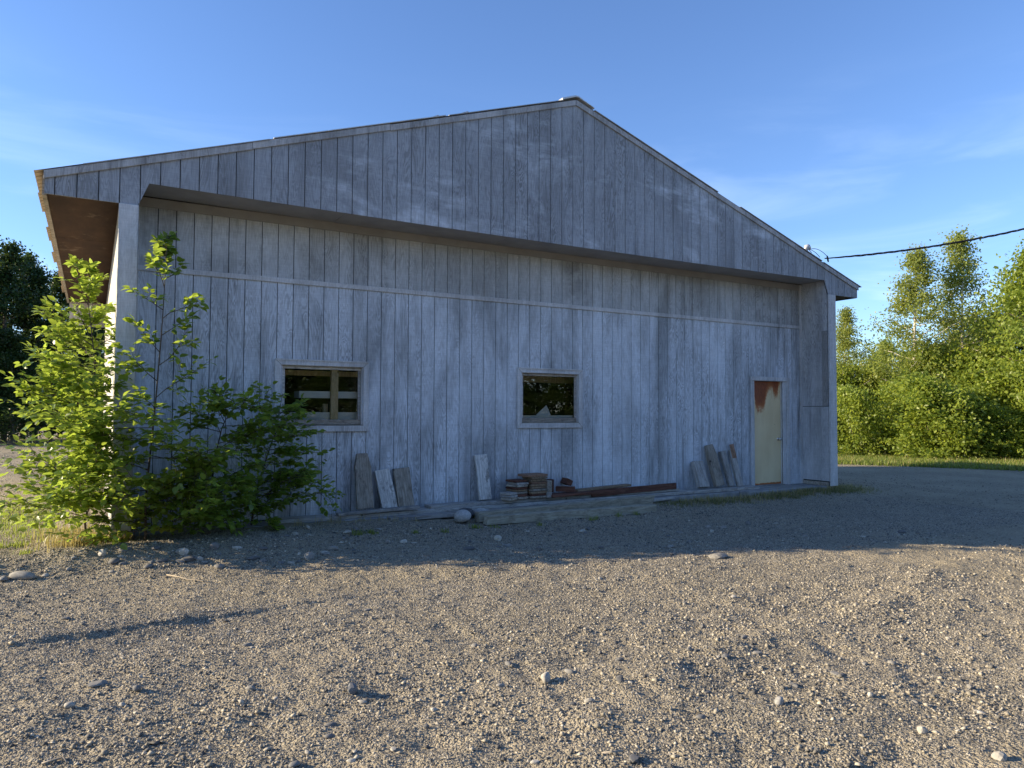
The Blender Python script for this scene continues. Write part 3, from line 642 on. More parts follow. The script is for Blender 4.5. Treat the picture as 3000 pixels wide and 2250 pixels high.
# weatherhead and service drop
wh = empty('weatherhead', (6.20, .60, 4.2)); tag(wh, 'small grey electrical weatherhead pipe with three wire loops above the roof edge', 'weatherhead')
hb = W(2364, 731, .6)
def wpart(name, mb, mat, par, smooth=True):
    o = mb.build(name, mat, None, smooth); o.parent = par; o.matrix_parent_inverse = Matrix.Translation(-par.location); return o
wpart('mast', MB().tube([(hb.x-.03, .6, 4.0), (hb.x-.03, .6, hb.z-.03)], .022, 10), M['galv'], wh)
hd = MB(); hd.tube([(hb.x-.03, .6, hb.z-.045), (hb.x-.028, .6, hb.z+.01), (hb.x-.01, .6, hb.z+.05), (hb.x+.03, .6, hb.z+.062), (hb.x+.07, .6, hb.z+.035), (hb.x+.088, .6, hb.z+.0)], [.034, .045, .052, .052, .042, .016], 12)
wpart('hood', hd, M['galv'], wh)
anch = W(2424, 764, .35)
def curve_pts(a, b, h, n=10):
    a, b = Vector(a), Vector(b); return [a.lerp(b, i/n)+Vector((0, 0, h*4*(i/n)*(1-i/n))) for i in range(n+1)]
h0 = Vector((hb.x+.075, .6, hb.z+.01))
wpart('wire', MB().tube(curve_pts(h0, W(2424, 752, .4), .07), .006, 6), M['cable'], wh); wpart('wire', MB().tube(curve_pts(h0, W(2402, 754, .55), .03), .006, 6), M['cable'], wh)
wpart('wire', MB().tube(curve_pts(h0+Vector((-.03, 0, 0)), W(2378, 740, .6), .0), .006, 6), M['cable'], wh)
wpart('splice', MB().tube([W(2423, 749, .4), W(2424, 753, .4), W(2426, 764, .4), W(2427, 768, .4)], [.010, .017, .017, .009], 8), M['cable'], wh)
cab = empty('service_cable', tuple(anch)); tag(cab, 'black twisted overhead service cable running from the roof corner into the sky', 'cable')
c0 = W(2416, 757, .4); r_ = ray(3000, 671); r_ = r_/math.hypot(r_[0], r_[1]); c1 = Vector(CAM+r_*17.6)
ext = c1+(c1-c0)*1.6+Vector((0, 0, 1.3))
def cpt(t): # quadratic through c0, c1 and ext: sagging span
    t1 = 1/2.6; l0 = (t-t1)*(t-1)/(t1); l1 = t*(t-1)/(t1*(t1-1)); l2 = t*(t-t1)/(1-t1); return c0*l0+c1*l1+ext*l2
SEG = 330
for ph in range(3):
    pts = []
    for i in range(SEG+1):
        t = i/SEG; p = cpt(t); d = t*2.6*11.
        am = .0115*min(1, t*14)+.002; w_ = d*3.4+ph*2.094; pts.append(p+Vector((0, math.cos(w_)*am, math.sin(w_)*am)))
    wpart('strand', MB().tube(pts, .0105 if ph else .008, 5), M['cable'], cab)

# ------------------------------------------------------------------ lumber and offcuts
def board(name, c, lx, ly, lz, rz=0., ry=0., rx=0., mat='grey', label='', group=None, cat='board', wob=.004, cutL=0., cutR=0., rnd_top=False):
    """timber with local X along its length; slightly uneven faces, optional slanted ends"""
    n = max(2, min(14, int(lx/.18))); V = []; Fc = []
    for i in range(n+1):
        f = i/n; x = (f-.5)*lx
        for k, (sy, sz) in enumerate(((-1, -1), (1, -1), (1, 1), (-1, 1))):
            dx = (cutL*(1-f)*(sz*.5) if f < .5 else cutR*f*(sz*.5)) if (i in (0, n)) else 0
            q = .5*ly*sy+random.uniform(-wob, wob); w = .5*lz*sz+random.uniform(-wob, wob)*.6
            if rnd_top and i == n: q *= .62
            V.append((x+dx, q, w))
    for i in range(n):
        for k in range(4): a = i*4+k; b = i*4+(k+1) % 4; Fc.append((a, b, b+4, a+4))
    Fc.append((3, 2, 1, 0)); Fc.append(tuple(4*n+k for k in range(4)))
    o = mesh_obj(name, V, [f[::-1] for f in Fc], M[mat]); bv = o.modifiers.new('bevel', 'BEVEL'); bv.width = .004; bv.segments = 1; bv.limit_method = 'ANGLE'; bv.angle_limit = R(50)
    o.location = c; o.rotation_euler = (rx, ry, rz); return tag(o, label, cat, group)
def span(name, a, b, ly, lz, mat, label, z=None, **k):
    a, b = Vector(a), Vector(b); d = b-a
    return board(name, (a+b)/2, d.length, ly, lz, math.atan2(d.y, d.x), -math.asin(d.z/d.length), mat=mat, label=label, **k)
span('long_plank', (-4.35, .43, .008), (4.35, .44, .022), .27, .05, 'grey', 'longest weathered grey plank lying flat along the foot of the wall')
span('long_plank', (-2.22, .45, .058), (2.42, .46, .075), .22, .045, 'grey', 'grey plank lying on top of the longest plank under the brick coloured offcuts')
span('short_plank', (-3.55, .32, .052), (-2.42, .30, .085), .12, .035, 'grey', 'short grey plank tilted against the leaning boards')
span('long_plank', (-2.9, .16, -.035), (1.45, .17, -.03), .14, .05, 'grey', 'thin grey plank half buried before the longest plank')
span('beam', (-1.78, -.22, -.035), (1.30, -.22, .035), .14, .13, 'beam', 'olive grey beam raised at one end behind the front beam', cutR=.06)
span('beam', (-1.74, -.40, -.058), (1.09, -.53, -.055), .13, .115, 'beam', 'olive grey squared front beam lying on the gravel', cutL=.02)
span('long_plank', (1.15, .08, -.05), (2.15, .26, -.035), .16, .04, 'grey', 'splintered grey plank poking out past the beams')
span('red_plank', (-.25, .36, .115), (1.30, .44, .125), .24, .04, 'red', 'wide reddish brown plank lying flat beside the offcuts')
span('red_plank', (.55, .33, .105), (2.34, .36, .145), .05, .10, 'red', 'reddish brown plank on edge reaching towards the leaning slabs')
span('tan_plank', (.35, .50, .15), (1.45, .52, .185), .14, .035, 'tan', 'split tan plank lying on the wide red plank')
# boards leaning on the wall, (bottom px), (top px) along the centre line
def leaner(pb, pt, wpx, th, mat, label, yb=.47, rnd_top=False, name='leaning_board', lift=0, wob=.006):
    b = W(pb[0], pb[1], yb); t = W(pt[0], pt[1], D-th*.5-.012); d = t-b; wdt = wpx*9.9/FPX
    o = board(name, (0, 0, 0), d.length, wdt, th, mat=mat, label=label, cat='board', wob=wob, rnd_top=rnd_top)
    xax = d.normalized(); yax = Vector((0, -1, 0)).cross(xax); 
    nrm = Vector((0, -1, 0))-xax*xax.dot(Vector((0, -1, 0))); nrm.normalize(); yax = nrm.cross(xax)
    o.matrix_world = Matrix((( xax.x, yax.x, nrm.x, 0), (xax.y, yax.y, nrm.y, 0), (xax.z, yax.z, nrm.z, 0), (0, 0, 0, 1)))
    o.location = (b+t)/2; return o
zw = lambda x, y: (750+x/2.212, 1000+y/2.212); z4 = lambda x, y: (1900+x/3.16, 1050+y/3.16)
leaner(zw(708, 1085), zw(686, 726), 50, .05, 'brownwood', 'tallest brown grey board with a rounded top leaning on the wall', rnd_top=True)
leaner(zw(868, 1086), zw(815, 832), 46, .045, 'pale', 'flaking white board with dark cracks leaning between two others')
leaner(zw(975, 1078), zw(938, 821), 50, .05, 'brownwood', 'squat mottled grey board leaning at the end of its row')
leaner(zw(1488, 1026), zw(1455, 735), 43, .045, 'pale', 'lone pale mottled board leaning beside the stacked offcuts')
leaner(z4(508, 1195), z4(446, 955), 50, .09, 'grey', 'shortest thick grey slab leaning in the group by the door', yb=.40)
leaner(z4(655, 1180), z4(555, 800), 42, .09, 'brownwood', 'tall grey brown bark edged slab leaning in the group by the door', rnd_top=True, yb=.43)
leaner(z4(765, 1182), z4(680, 858), 27, .07, 'grey', 'narrow split slab with brown scars in the group by the door', yb=.44)
o = leaner(z4(845, 1182), z4(765, 848), 30, .05, 'grey', 'outer grey slab with an orange patch next to the yellow door', yb=.45)
pt = MB().box(.0, .26, -.055, .055, -.0015, .0015).build('orange_patch', M['orange']); pt.parent = o; pt.location = (.18, -.012, .0275)
# offcut stacks
def stackz(): pass
ZP = .092
labs = {'red': 'reddish', 'orange': 'orange brown', 'tan': 'tan', 'grey': 'grey', 'brownwood': 'brown'}
GRP = 'short board offcuts in the stacks'
def stack(x, y, n, lx, ly, th, mats, label, rz0, z0=ZP, jit=.02, last=None):
    z = z0
    for i in range(n):
        t = th*random.uniform(.92, 1.06)
        board('offcut_board', (x+random.uniform(-jit, jit), y+random.uniform(-jit, jit), z+t/2+.0006), ly*random.uniform(.9, 1.08), lx*random.uniform(.95, 1.03), t-.006, math.pi/2+rz0+random.uniform(-.07, .07), mat=mats[i % len(mats)], label=label, group=label.replace('short ', '')+' pile', wob=.002)
        z += t
    return z
zt = stack(-.455, .42, 9, .295, .26, .0365, ['brownwood', 'red', 'tan', 'brownwood', 'tan', 'tan', 'orange', 'tan', 'tan'], 'short brown offcut board in the tallest stack', .05, jit=.008)
board('offcut_board', (-.49, .43, zt+.019), .27, .38, .036, math.pi/2+.12, mat='orange', label='widest orange brown offcut board topping the tallest stack', wob=.002)
stack(-.765, .43, 8, .23, .24, .0365, ['brownwood', 'red', 'brownwood', 'tan', 'red', 'brownwood', 'grey', 'red'], 'short offcut board in the stack beside the tallest stack', .18, jit=.014)
stack(-.97, .32, 3, .16, .20, .040, ['brownwood', 'grey', 'grey'], 'short grey offcut board in the lowest front stack', .35, jit=.006)
z = ZP
for i in range(3):
    board('offcut_block', (-.275, .40, z+.043), .24, .085, .084, math.pi/2+random.uniform(-.04, .04), mat='brownwood' if i else 'grey', label='square pinkish grey block in the column beside the tallest stack', group='blocks in the column', wob=.002); z += .087
board('upright_block', (-.13, .50, .145+.105), .20, .10, .09, 0, -math.pi/2, 0, 'red', 'dark red block standing upright on the wide red plank', wob=.002)
board('block', (.10, .41, .155+.04), .30, .085, .08, math.pi/2+.85, 0, 0, 'red', 'red sided block lying at an angle on the wide red plank', wob=.002)
board('block', (.20, .52, .155+.14), .20, .10, .09, math.pi/2-.1, 0, .45, 'red', 'red block tipped up against the wall on another block', wob=.002)

# ------------------------------------------------------------------ vegetation
def leaf_shape():
    V = [(0, 0, 0), (.33, 0, .0), (.68, 0, -.03), (1.0, 0, -.12)]
    for s in (1, -1): V += [(.10, s*.24, .05), (.38, s*.37, .07), (.70, s*.25, .02)]
    Fc = [(0, 1, 4), (1, 5, 4), (1, 2, 6, 5), (2, 3, 6), (0, 7, 1), (1, 7, 8), (1, 8, 9, 2), (2, 9, 3)]
    return V, Fc
LV, LF = leaf_shape()
leaf_me = bpy.data.meshes.new('leaf'); leaf_me.from_pydata(LV, [], LF); leaf_me.materials.append(M['leafsun']); leaf_me.update()
LVa = np.array(LV); LTri = []
for f in LF: LTri += [f] if len(f) == 3 else [(f[0], f[1], f[2]), (f[0], f[2], f[3])]
LTri = np.array(LTri)
def sapling(name, label, stem, branches, leaf_len=(.055, .10), nobj=300, seed=1, cat='sapling', group=None, stem_r=.014, twig_n=5, per=7):
    """stem: polyline; branches: (t on stem, direction, length). Leaves sit along twigs."""
    rs = random.Random(seed); base = Vector(stem[0]); root = empty(name, tuple(base)); tag(root, label, cat, group)
    def sp(t):
        q = t*(len(stem)-1); i = min(int(q), len(stem)-2); return Vector(stem[i]).lerp(Vector(stem[i+1]), q-i)
    def rel(P): return [Vector(p)-base for p in P]
    pts = [sp(i/14) for i in range(15)]; mb = MB(); mb.tube(rel(pts), [stem_r*(1-.8*i/14) for i in range(15)], 7); mb.build('stem', M['bark'], root, True)
    bb = MB(); leaves = []
    def put(p, d, side):
        d = (d*.6+side*.9+Vector((rs.gauss(0, .35), rs.gauss(0, .35), rs.gauss(-.12, .28)))).normalized()
        up = (Vector((rs.gauss(0, .45), rs.gauss(0, .45), 1))); y = up.cross(d)
        if y.length < 1e-3: return
        y.normalize(); z = d.cross(y); leaves.append((p+d*.02, d, y, z, rs.uniform(*leaf_len)))
    def twig(a, d, ln, nl, r):
        P = [a]; dd = d.copy()
        for i in range(4): dd = (dd+Vector((rs.gauss(0, .12), rs.gauss(0, .12), rs.gauss(.02, .10)))).normalized(); P.append(P[-1]+dd*ln/4)
        bb.tube(rel(P), [r, r*.85, r*.7, r*.5, r*.3], 5, False)
        for k in range(nl):
            f = .18+.82*(k+.6)/nl; q = f*4; i = min(int(q), 3); p = P[i].lerp(P[i+1], q-i); t = (P[i+1]-P[i]).normalized()
            s = t.cross(Vector((0, 0, 1))); s = s.normalized() if s.length > .01 else Vector((1, 0, 0)); put(p, t, s*(1 if k % 2 else -1))
        put(P[-1], dd, dd); return P
    for t, d, ln in branches:
        d = Vector(d).normalized(); a = sp(t); P = twig(a, d, ln, max(3, int(per*ln/.5)), .0055*stem_r/.014)
        for k in range(int(twig_n*max(.5, ln/.55))):
            f = rs.uniform(.25, .95); q = f*4; i = min(int(q), 3); p = P[i].lerp(P[i+1], q-i)
            dd = (d+Vector((rs.gauss(0, .75), rs.gauss(0, .75), rs.gauss(.05, .45)))).normalized(); twig(p, dd, ln*rs.uniform(.25, .5), rs.randint(4, 8), .003)
    for k in range(6): put(sp(.93+.07*k/6), (sp(1)-sp(.9)).normalized(), Vector((rs.gauss(0, 1), rs.gauss(0, 1), 0)))
    bb.build('branch', M['bark'], root, True)
    keep = [l for l in leaves if not (-XO-.03 < (l[0]+l[1]*l[4]).x < XO and (l[0]+l[1]*l[4]).y > D-.03) and not (abs((l[0]).x+6.05) < .17 and abs(l[0].y) < .05) and l[0].z > gz(l[0].x, l[0].y)+.01]
    rs.shuffle(keep); keep.sort(key=lambda l: (l[0]-Vector(CAM)).length-6*l[4])
    for p, d, y, z, s in keep[:nobj]:
        o = bpy.data.objects.new('leaf', leaf_me); COL.objects.link(o); o.parent = root
        q = p-base; o.matrix_local = Matrix(((d.x*s, y.x*s, z.x*s, q.x), (d.y*s, y.y*s, z.y*s, q.y), (d.z*s, y.z*s, z.z*s, q.z), (0, 0, 0, 1)))
    rest = keep[nobj:]
    if rest:
        A_ = np.array([[list(d), list(y), list(z)] for p, d, y, z, s in rest]); S_ = np.array([l[4] for l in rest]); O_ = np.array([list(l[0]-base) for l in rest])
        V = np.einsum('vk,nkj->nvj', LVa, A_)*S_[:, None, None]+O_[:, None, :]; nv = len(LVa)
        me = quick_mesh('foliage', V.reshape(-1, 3), (LTri[None]+nv*np.arange(len(rest))[:, None, None]).reshape(-1, 3)); tag(link('foliage', me, M['leafsun_m'], root), kind='stuff')
    return root, len(keep)
def rb(n, t0, t1, l0, l1, az, azs, el0, el1, seed):
    rs = random.Random(seed); out = []
    for i in range(n):
        t = t0+(t1-t0)*(i+rs.random()*.8)/n; f = (t-t0)/(t1-t0); a = R(az+rs.uniform(-azs, azs)); e = R(rs.uniform(el0, el1)); ln = (l0+(l1-l0)*f)*rs.uniform(.7, 1.2)
        out.append((t, (math.cos(a)*math.cos(e), math.sin(a)*math.cos(e), math.sin(e)), ln))
    return out
# sunlit sapling outside the corner
st = [(-6.37, .10, gz(-6.37, .1)-.03), (-6.40, .10, .22), (-6.33, .09, .42), (-6.30, .09, .9), (-6.31, .08, 1.5), (-6.36, .08, 2.1), (-6.42, .09, 2.6), (-6.45, .10, 3.02)]
print('sapling A', sapling('alder_sapling', 'sunlit alder sapling with a thin dark stem outside the corner post', st,
    rb(40, .16, .74, .84, .62, 190, 95, 0, 40, 3)+rb(10, .70, .97, .46, .12, 170, 150, 25, 60, 4)+rb(10, .16, .7, .50, .3, 265, 25, 0, 30, 5), seed=11, twig_n=10, per=11)[1])
# tall sapling inside the recess
st = [(-5.82, -.20, gz(-5.82, -.2)-.03), (-5.83, -.22, .45), (-5.79, -.25, 1.0), (-5.75, -.27, 1.6), (-5.71, -.28, 2.3), (-5.69, -.29, 2.9), (-5.68, -.30, 3.36)]
print('sapling B', sapling('alder_sapling', 'tallest alder sapling standing in the recess beside the corner post', st,
    rb(30, .03, .46, .80, .62, 265, 105, -5, 30, 13)+rb(9, .48, .84, .50, .40, 270, 150, 15, 45, 14)+rb(5, .84, .98, .20, .08, 270, 170, 25, 60, 15), seed=21, twig_n=6, per=10)[1])
st = [(-5.16, -.12, gz(-5.16, -.12)-.03), (-5.17, -.14, .4), (-5.12, -.18, .9), (-5.05, -.20, 1.25), (-4.90, -.22, 1.50)]
print('sapling C', sapling('alder_sapling', 'alder sapling with a pale bare stem arching before the wall', st,
    rb(30, .08, .98, .66, .46, 275, 100, -8, 38, 23), seed=31, twig_n=8, per=12)[1])
st = [(-4.62, .36, gz(-4.62, .36)-.03), (-4.58, .33, .35), (-4.48, .30, .75), (-4.36, .28, 1.15), (-4.28, .28, 1.62)]
print('sapling D', sapling('alder_shrub', 'dark spreading alder shrub below the left window reaching along the wall', st,
    rb(20, .05, .9, .86, .38, 330, 38, 0, 32, 33)+rb(14, .05, .95, .5, .25, 250, 50, 0, 35, 34), seed=41, twig_n=7, per=11, cat='shrub')[1])
st = [(-5.3, .05, gz(-5.3, .05)-.02), (-5.3, .03, .15), (-5.28, .0, .32)]
sapling('alder_seedling', 'low leafy alder seedling at the foot of the saplings', st, rb(14, .1, .98, .55, .35, 270, 130, 0, 35, 43), seed=51, nobj=160, cat='seedling', stem_r=.007, twig_n=4)
st = [(-5.55, -.10, gz(-5.55, -.1)-.02), (-5.55, -.12, .25), (-5.52, -.14, .55)]
sapling('alder_seedling', 'knee high leafy alder seedling between the two recess saplings', st, rb(18, .1, .98, .5, .36, 270, 140, 0, 40, 47), seed=55, nobj=200, cat='seedling', stem_r=.008, twig_n=5)
st = [(-5.93, -.10, gz(-5.93, -.1)-.02), (-5.92, -.12, .12), (-5.9, -.12, .30)]
sapling('alder_seedling', 'small leafy seedling growing against the foot of the corner post', st, rb(8, .1, .98, .26, .16, 280, 120, 10, 60, 44), seed=52, leaf_len=(.05, .08), nobj=120, cat='seedling', stem_r=.005, twig_n=3)
st = [(-4.75, .12, gz(-4.75, .12)-.02), (-4.75, .1, .12), (-4.72, .08, .26)]
sapling('alder_seedling', 'dark leafy seedling between the spreading shrub and the gravel', st, rb(12, .1, .98, .45, .30, 275, 110, 0, 35, 45), seed=53, nobj=160, cat='seedling', stem_r=.006, twig_n=4)
st = [(-3.68, .15, gz(-3.68, .15)-.01), (-3.67, .15, .15), (-3.66, .15, .30)]
sapling('weed', 'single upright leafy weed before the tilted short plank', st, rb(6, .3, .95, .13, .08, 270, 150, 20, 60, 46), seed=54, leaf_len=(.035, .05), nobj=60, cat='weed', stem_r=.003, twig_n=1, per=14)

# background trees
def crown_mesh(name, C_, spread, n, size, seed, upbias=.45):
    r2 = np.random.default_rng(seed); C_ = np.asarray(C_); k = r2.integers(0, len(C_), n); sp = np.asarray(spread)[k]
    P = C_[k]+r2.normal(0, 1, (n, 3))*sp[:, None]*np.array([1, 1, .75])
    d = r2.normal(0, 1, (n, 3)); d[:, 2] -= .25; d /= np.linalg.norm(d, axis=1)[:, None]
    up = r2.normal(0, .7, (n, 3)); up[:, 2] += upbias; y = np.cross(up, d); y /= np.linalg.norm(y, axis=1)[:, None]; z = np.cross(d, y)
    s = size*r2.uniform(.65, 1.25, n)[:, None]
    V = np.stack([P, P+s*(.5*d+.36*y+.10*z), P+s*d, P+s*(.5*d-.36*y+.10*z)], 1).reshape(-1, 3)
    b = 4*np.arange(n)[:, None]; Fc = np.concatenate([b+np.array([[0, 2, 1]]), b+np.array([[0, 3, 2]])], 0)
    return quick_mesh(name, V, Fc)
def tree_proto(kind, H, crown0, rad, nbr, nleaf, size, seed, leafm, barkm, tr=.08, droop=.1, top=.12, prof=None, clump=.26, lean=.15, inner=1, tw=.45):
    rs = random.Random(seed); mb = MB(); dx, dy = rs.uniform(-lean, lean), rs.uniform(-lean, lean)
    def tp(h): f = h/H; return Vector((dx*f*f*2+.10*math.sin(f*5+seed), dy*f*f*2+.10*math.cos(f*4+seed), h))
    mb.tube([tp(H*i/12)-Vector((0, 0, .15 if i == 0 else 0)) for i in range(13)], [tr*(1-.9*(i/12)) for i in range(13)], 7)
    C_ = []; S_ = []
    for i in range(nbr):
        f = (i+rs.random())/nbr; h = H*(crown0+(1-crown0)*f*.98); a = rs.uniform(0, 6.283); pr = prof(f) if prof else (.35+.65*math.sin(math.pi*min(1, .18+.82*f)))*(1-.75*f**2.2)
        ln = rad*pr*rs.uniform(.55, 1.2); e = rs.uniform(.15, .75)-droop*2*(1-f)
        P = [tp(h)]; d = Vector((math.cos(a)*math.cos(e), math.sin(a)*math.cos(e), math.sin(e)))
        for k in range(5):
            d = (d+Vector((rs.gauss(0, .16), rs.gauss(0, .16), rs.gauss(-droop*.3, .12)))).normalized(); P.append(P[-1]+d*ln/5)
            if k >= inner: C_.append(tuple(P[-1])); S_.append(clump*rs.uniform(.6, 1.25)*(.6+.4*pr))
            if k >= inner:
                for _ in range(2+inner):
                    q = P[-1]+Vector((rs.gauss(0, .28), rs.gauss(0, .28), rs.gauss(.02, .22)))*ln*tw; C_.append(tuple(q)); S_.append(clump*rs.uniform(.45, 1.)); 
        mb.tube(P, [tr*.34*(1-f*.6)*(1-k/6.2) for k in range(6)], 5, False)
    for k in range(5): q = tp(H*(1-.02*k)); C_.append(tuple(q)); S_.append(top)
    root = empty(kind); me = quick_mesh('trunk', np.array(mb.V), np.array([f if len(f) == 4 else (f[0], f[1], f[2], f[3]) for f in mb.F if len(f) == 4]), True)
    link('trunk', me, barkm, root); link('crown', crown_mesh('crown', C_, S_, nleaf, size, seed+100), leafm, root); return root
PROTO = {}
PROTO['poplar1'] = tree_proto('poplar_tree', 9., .30, 2.3, 52, 13000, .105, 61, M['leafbg'], M['birch'], .105, .06, .10, lambda f: 1.3*(.8+.2*math.sin(7*f))*(1.02-f)**.85, .30, .15, 2, .60)
PROTO['poplar2'] = tree_proto('poplar_tree', 9., .38, 1.8, 46, 9500, .105, 62, M['leafbg'], M['birch'], .085, .05, .10, lambda f: 1.3*(.6+.4*math.sin(9*f)**2)*(1.03-f)**.8, .28, .15, 2, .60)
PROTO['alder1'] = tree_proto('alder_tree', 7.5, .12, 2.4, 46, 13000, .13, 63, M['leafbg2'], M['barkdark'], .09, .08, clump=.34)
PROTO['thick1'] = tree_proto('thicket_shrub', 3.1, .0, 2.1, 40, 8000, .135, 64, M['leafbg2'], M['barkdark'], .045, .10, .2, lambda f: (.75+.35*math.sin(3*f))*(1-.6*f), .26)
PROTO['thick2'] = tree_proto('thicket_shrub', 3.4, .0, 1.9, 38, 7500, .135, 65, M['leafbg2'], M['barkdark'], .045, .10, .2, lambda f: (.8+.2*math.sin(4*f))*(1-.6*f), .27)
PROTO['dark1'] = tree_proto('dark_tree', 10., .06, 2.2, 70, 15000, .13, 66, M['leafdark'], M['barkdark'], .13, .12, .06, lambda f: (1.02-f)**.8*(.8+.3*math.sin(17*f)), .24)
PROTO['dark2'] = tree_proto('dark_tree', 9., .05, 2.6, 60, 15000, .13, 67, M['leafdark'], M['barkdark'], .12, .05, .08, lambda f: (1.03-f)**.6*(.75+.3*math.sin(13*f)), .27)
PROTO['deep1'] = tree_proto('deep_green_tree', 8., .05, 2.4, 50, 12000, .14, 68, M['leafdeep'], M['barkdark'], .10, .10, clump=.36)
used = set()
def plant(kind, x, y, h, rz, label, group=None, w=1., cat='tree', name=None):
    p = PROTO[kind]; H = max(v.co.z for v in p.children[0].data.vertices)
    o = p if kind not in used else copy_tree(p); used.add(kind)
    s = h/H; o.location = (x, y, gz(x, y)); o.scale = (s*w, s*w, s); o.rotation_euler = (0, 0, rz)
    if name: o.name = name
    return tag(o, label, cat, group)
def hpx(py, dist): return 1.408+(1205-py)/FPX*dist*1.02
def plant_px(kind, px, dist, py, label, w=1., rz=None, **k):
    x, y = AT(px, dist); return plant(kind, x, y, hpx(py, dist), random.uniform(0, 6.28) if rz is None else rz, label, w=w, **k)
rp = random.Random(5)
plant_px('poplar1', 2690, 33.5, 760, 'tall pale trunked poplar with an airy crown rising beside the roof corner', 1.05, .4)
plant_px('poplar2', 2835, 34.5, 720, 'narrow poplar with a high bare straight trunk under the cable', 1.0, 1.7)
plant_px('alder1', 3025, 32.5, 760, 'broad leafy tree reaching low beside the narrow poplar under the cable', .95, 3.)
plant_px('poplar1', 2482, 34, 905, 'young bright poplar just past the corner of the building', .95, 2.2)
plant_px('alder1', 2590, 38, 985, 'leafy alder filling the gap behind the two poplars', 1.1, cat='tree')
G1 = 'green trees filling the wood behind the poplars'; LG1 = 'dark green tree crowded into the wood behind the poplars'
for px, d, py in ((2470, 41, 1060), (2560, 44, 1020), (2650, 42, 1010), (2745, 40, 985), (2800, 38.5, 960), (2880, 39, 925), (2930, 37, 955), (3010, 38, 880), (3090, 36, 820), (3170, 38, 780), (3260, 37, 800), (2400, 42, 1010), (2330, 44, 1000)):
    plant_px('deep1', px, d, py+rp.uniform(-25, 25), LG1, 1.25, group=G1)
LT = 'dense leafy alder thicket bush behind the grass verge'; GT = 'thicket bushes along the grass verge'
for i, px in enumerate((2425, 2500, 2565, 2640, 2710, 2780, 2850, 2920, 2990, 3060, 3140, 3230)):
    plant_px('thick1' if i % 2 else 'thick2', px, 30.9+rp.uniform(-.9, 1.3)-.0012*(px-2400), 1150+rp.uniform(-75, 45), LT, rp.uniform(.85, 1.3), group=GT, cat='bush', name=None)
for i, px in enumerate((2460, 2550, 2650, 2740, 2830, 2930, 3020, 3110)):
    plant_px('thick2' if i % 2 else 'thick1', px, 33+rp.uniform(-.5, .9), 1075+rp.uniform(-80, 50), 'taller thicket bush standing behind the front row of bushes', rp.uniform(.85, 1.25), group='second row of thicket bushes', cat='bush')
LD = 'dark backlit tree in the wood beyond the gravel lane'; GD = 'dark trees beyond the gravel lane'
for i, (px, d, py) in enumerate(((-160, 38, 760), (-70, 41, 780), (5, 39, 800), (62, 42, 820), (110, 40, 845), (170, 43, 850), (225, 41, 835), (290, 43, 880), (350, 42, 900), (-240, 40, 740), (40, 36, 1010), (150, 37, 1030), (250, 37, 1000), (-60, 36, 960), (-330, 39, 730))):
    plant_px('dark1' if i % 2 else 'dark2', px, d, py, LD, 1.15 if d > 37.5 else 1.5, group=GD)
# wood on the far side of the yard, seen in the panes
LR = 'green tree in the wood facing the building across the yard'; GR = 'trees facing the building across the yard'
for i in range(34):
    x = -22+(i%17)*3.4+rp.uniform(-.8, .8); y = -27-3.5*(i//17)+rp.uniform(-1., 1.)
    plant(('deep1', 'dark2', 'poplar1')[i % 3], x, y, rp.uniform(8.5, 11.), rp.uniform(0, 6.28), LR if i % 3 != 2 else 'pale trunked poplar in the wood facing the building across the yard', GR if i % 3 != 2 else 'poplars facing the building across the yard', 1.6)

for i in range(22):
    plant('deep1', -22+i*2.6+rp.uniform(-.6, .6), -24.4+rp.uniform(-.8, .8), rp.uniform(2.2, 4.), rp.uniform(0, 6.28), 'bush at the edge of the wood facing the building across the yard', 'bushes facing the building across the yard', 1.7, cat='bush')
# grass
def grass(name, label, pts, h, mat, lean=.45, w=.004):
    """one mesh of tapered bent blades; pts (n,2)"""
    n = len(pts); z = ground_z(pts[:, 0], pts[:, 1]); hh = h*rng.uniform(.45, 1.25, n); a = rng.uniform(0, 2*np.pi, n)
    d = np.stack([np.cos(a), np.sin(a)], 1); l1 = np.abs(rng.normal(0, lean, n)); s = np.stack([-d[:, 1], d[:, 0]], 1)*w*rng.uniform(.7, 1.4, n)[:, None]
    B = np.column_stack([pts, z-.005]); m1 = B+np.column_stack([d*(l1*hh*.25)[:, None], hh*.55]); t1 = B+np.column_stack([d*(l1*hh*.9)[:, None], hh*np.clip(1-l1*.35, .4, 1)])
    s3 = np.column_stack([s, np.zeros(n)])
    V = np.stack([B-s3, B+s3, m1+s3*.8, m1-s3*.8, t1], 1).reshape(-1, 3); b = 5*np.arange(n)[:, None]
    Fc = np.concatenate([b+np.array([[0, 1, 2]]), b+np.array([[0, 2, 3]]), b+np.array([[3, 2, 4]])], 0)
    return tag(link(name, quick_mesh(name, V, Fc), mat), label, 'grass', kind='stuff')
def blob(n, x, y, sx, sy): return np.column_stack([rng.normal(x, sx, n), rng.normal(y, sy, n)])
def tufts(n, per, x0, x1, y0, y1, s=.05):
    out = []
    for _ in range(n): out.append(blob(per, rng.uniform(x0, x1), rng.uniform(y0, y1), s, s))
    return np.concatenate(out)
def clear(p): k = outside_building(p[:, 0], p[:, 1]); return p[k]
grass('dry_grass', 'dry yellow grass around the foot of the corner post and sapling', clear(np.concatenate([blob(800, -6.40, .0, .14, .12), blob(260, -6.2, -.10, .12, .05), blob(250, -6.55, .5, .18, .4)])), .13, M['straw'])
grass('green_grass', 'short green grass patches on the gravel lane beside the building', clear(np.concatenate([blob(350, -6.75, .9, .2, .4), blob(2400, -7.25, 2.6, .28, .9), blob(700, -7.5, 1.1, .25, .5), tufts(8, 45, -7.4, -6.8, -.5, .5, .04), blob(1500, -9.2, 7., 1.2, 2.0)])), .065, M['grass'])
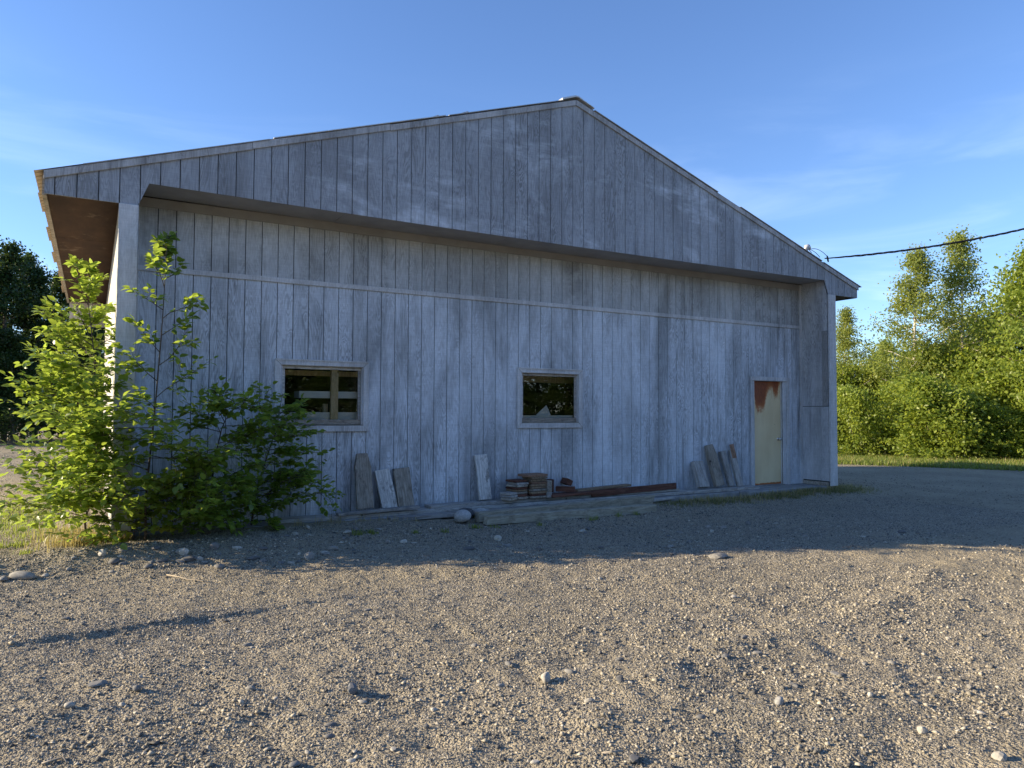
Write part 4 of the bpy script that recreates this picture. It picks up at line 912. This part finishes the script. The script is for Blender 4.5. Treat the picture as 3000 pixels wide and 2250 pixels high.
grass('verge_grass', 'sunlit yellow green grass verge under the thicket', np.column_stack([(lambda q: q)(np.array([AT(px, dd) for px, dd in zip(rng.uniform(2330, 3300, 26000), 25.4+4.9*rng.uniform(0, 1, 26000)**.8)]))]), .17, M['grass'], .6, .012)
grass('verge_straw', 'dry stalks among the verge grass under the thicket', np.array([AT(px, dd) for px, dd in zip(rng.uniform(2330, 3300, 2600), rng.uniform(25.6, 29.8, 2600))]), .22, M['straw'], .8, .007)
def slabclear(p): return p[(p[:, 1] < .06) | (p[:, 0] > XO+.02)]
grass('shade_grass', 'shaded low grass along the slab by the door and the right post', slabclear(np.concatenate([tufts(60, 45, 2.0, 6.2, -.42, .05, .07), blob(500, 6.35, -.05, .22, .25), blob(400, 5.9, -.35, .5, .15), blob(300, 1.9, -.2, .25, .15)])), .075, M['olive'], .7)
grass('shade_straw', 'shaded dry stalks along the planks and the slab', slabclear(np.concatenate([np.column_stack([rng.uniform(2.0, 6.6, 900), .02-np.abs(rng.normal(0, .25, 900))]), np.column_stack([rng.uniform(-4.2, -2.5, 160), .10-np.abs(rng.normal(0, .08, 160))])])), .12, M['straw'], .8, .003)
grass('weed_tufts', 'scattered tiny green weeds on the shaded gravel by the beams', np.concatenate([tufts(5, 40, -1.7, -1.2, -.02, .0, .04), tufts(8, 30, -3.4, 1.2, -.8, -.6, .03), tufts(3, 60, -4.3, -1.9, -.9, -.5, .035)]), .07, M['grass'])

# dry twigs on the gravel
def twig_px(P, r, label):
    pts = []
    for px, py in P: q = G(px, py, -.12); q = G(px, py, gz(q.x, q.y)+.006); pts.append(q+Vector((0, 0, .002)))
    root = MB(); o = root.tube(pts, [r*(1-.5*i/len(pts)) for i in range(len(pts))], 5).build('dry_twig', M['twig'], None, True); tag(o, label, 'twig')
z6_ = lambda x, y: (x/1.4747, 1500+y/1.4747)
twig_px([z6_(*q) for q in ((720, 272), (770, 280), (810, 292), (860, 296), (920, 306))], .006, 'long pale dry twig lying on the gravel before the saplings')
twig_px([z6_(*q) for q in ((255, 645), (265, 660), (300, 655), (345, 652), (365, 665))], .006, 'short crooked dry twig on the gravel nearer the rut')
twig_px([z6_(*q) for q in ((180, 1090), (230, 1075), (270, 1062), (290, 1085))], .006, 'thin forked dry twig on the coarse gravel')
twig_px([(1500+390/1.4747, 1500+1050/1.4747), (1500+440/1.4747, 1500+1040/1.4747), (1500+480/1.4747, 1500+1036/1.4747)], .010, 'flat weathered stick on the rough gravel')
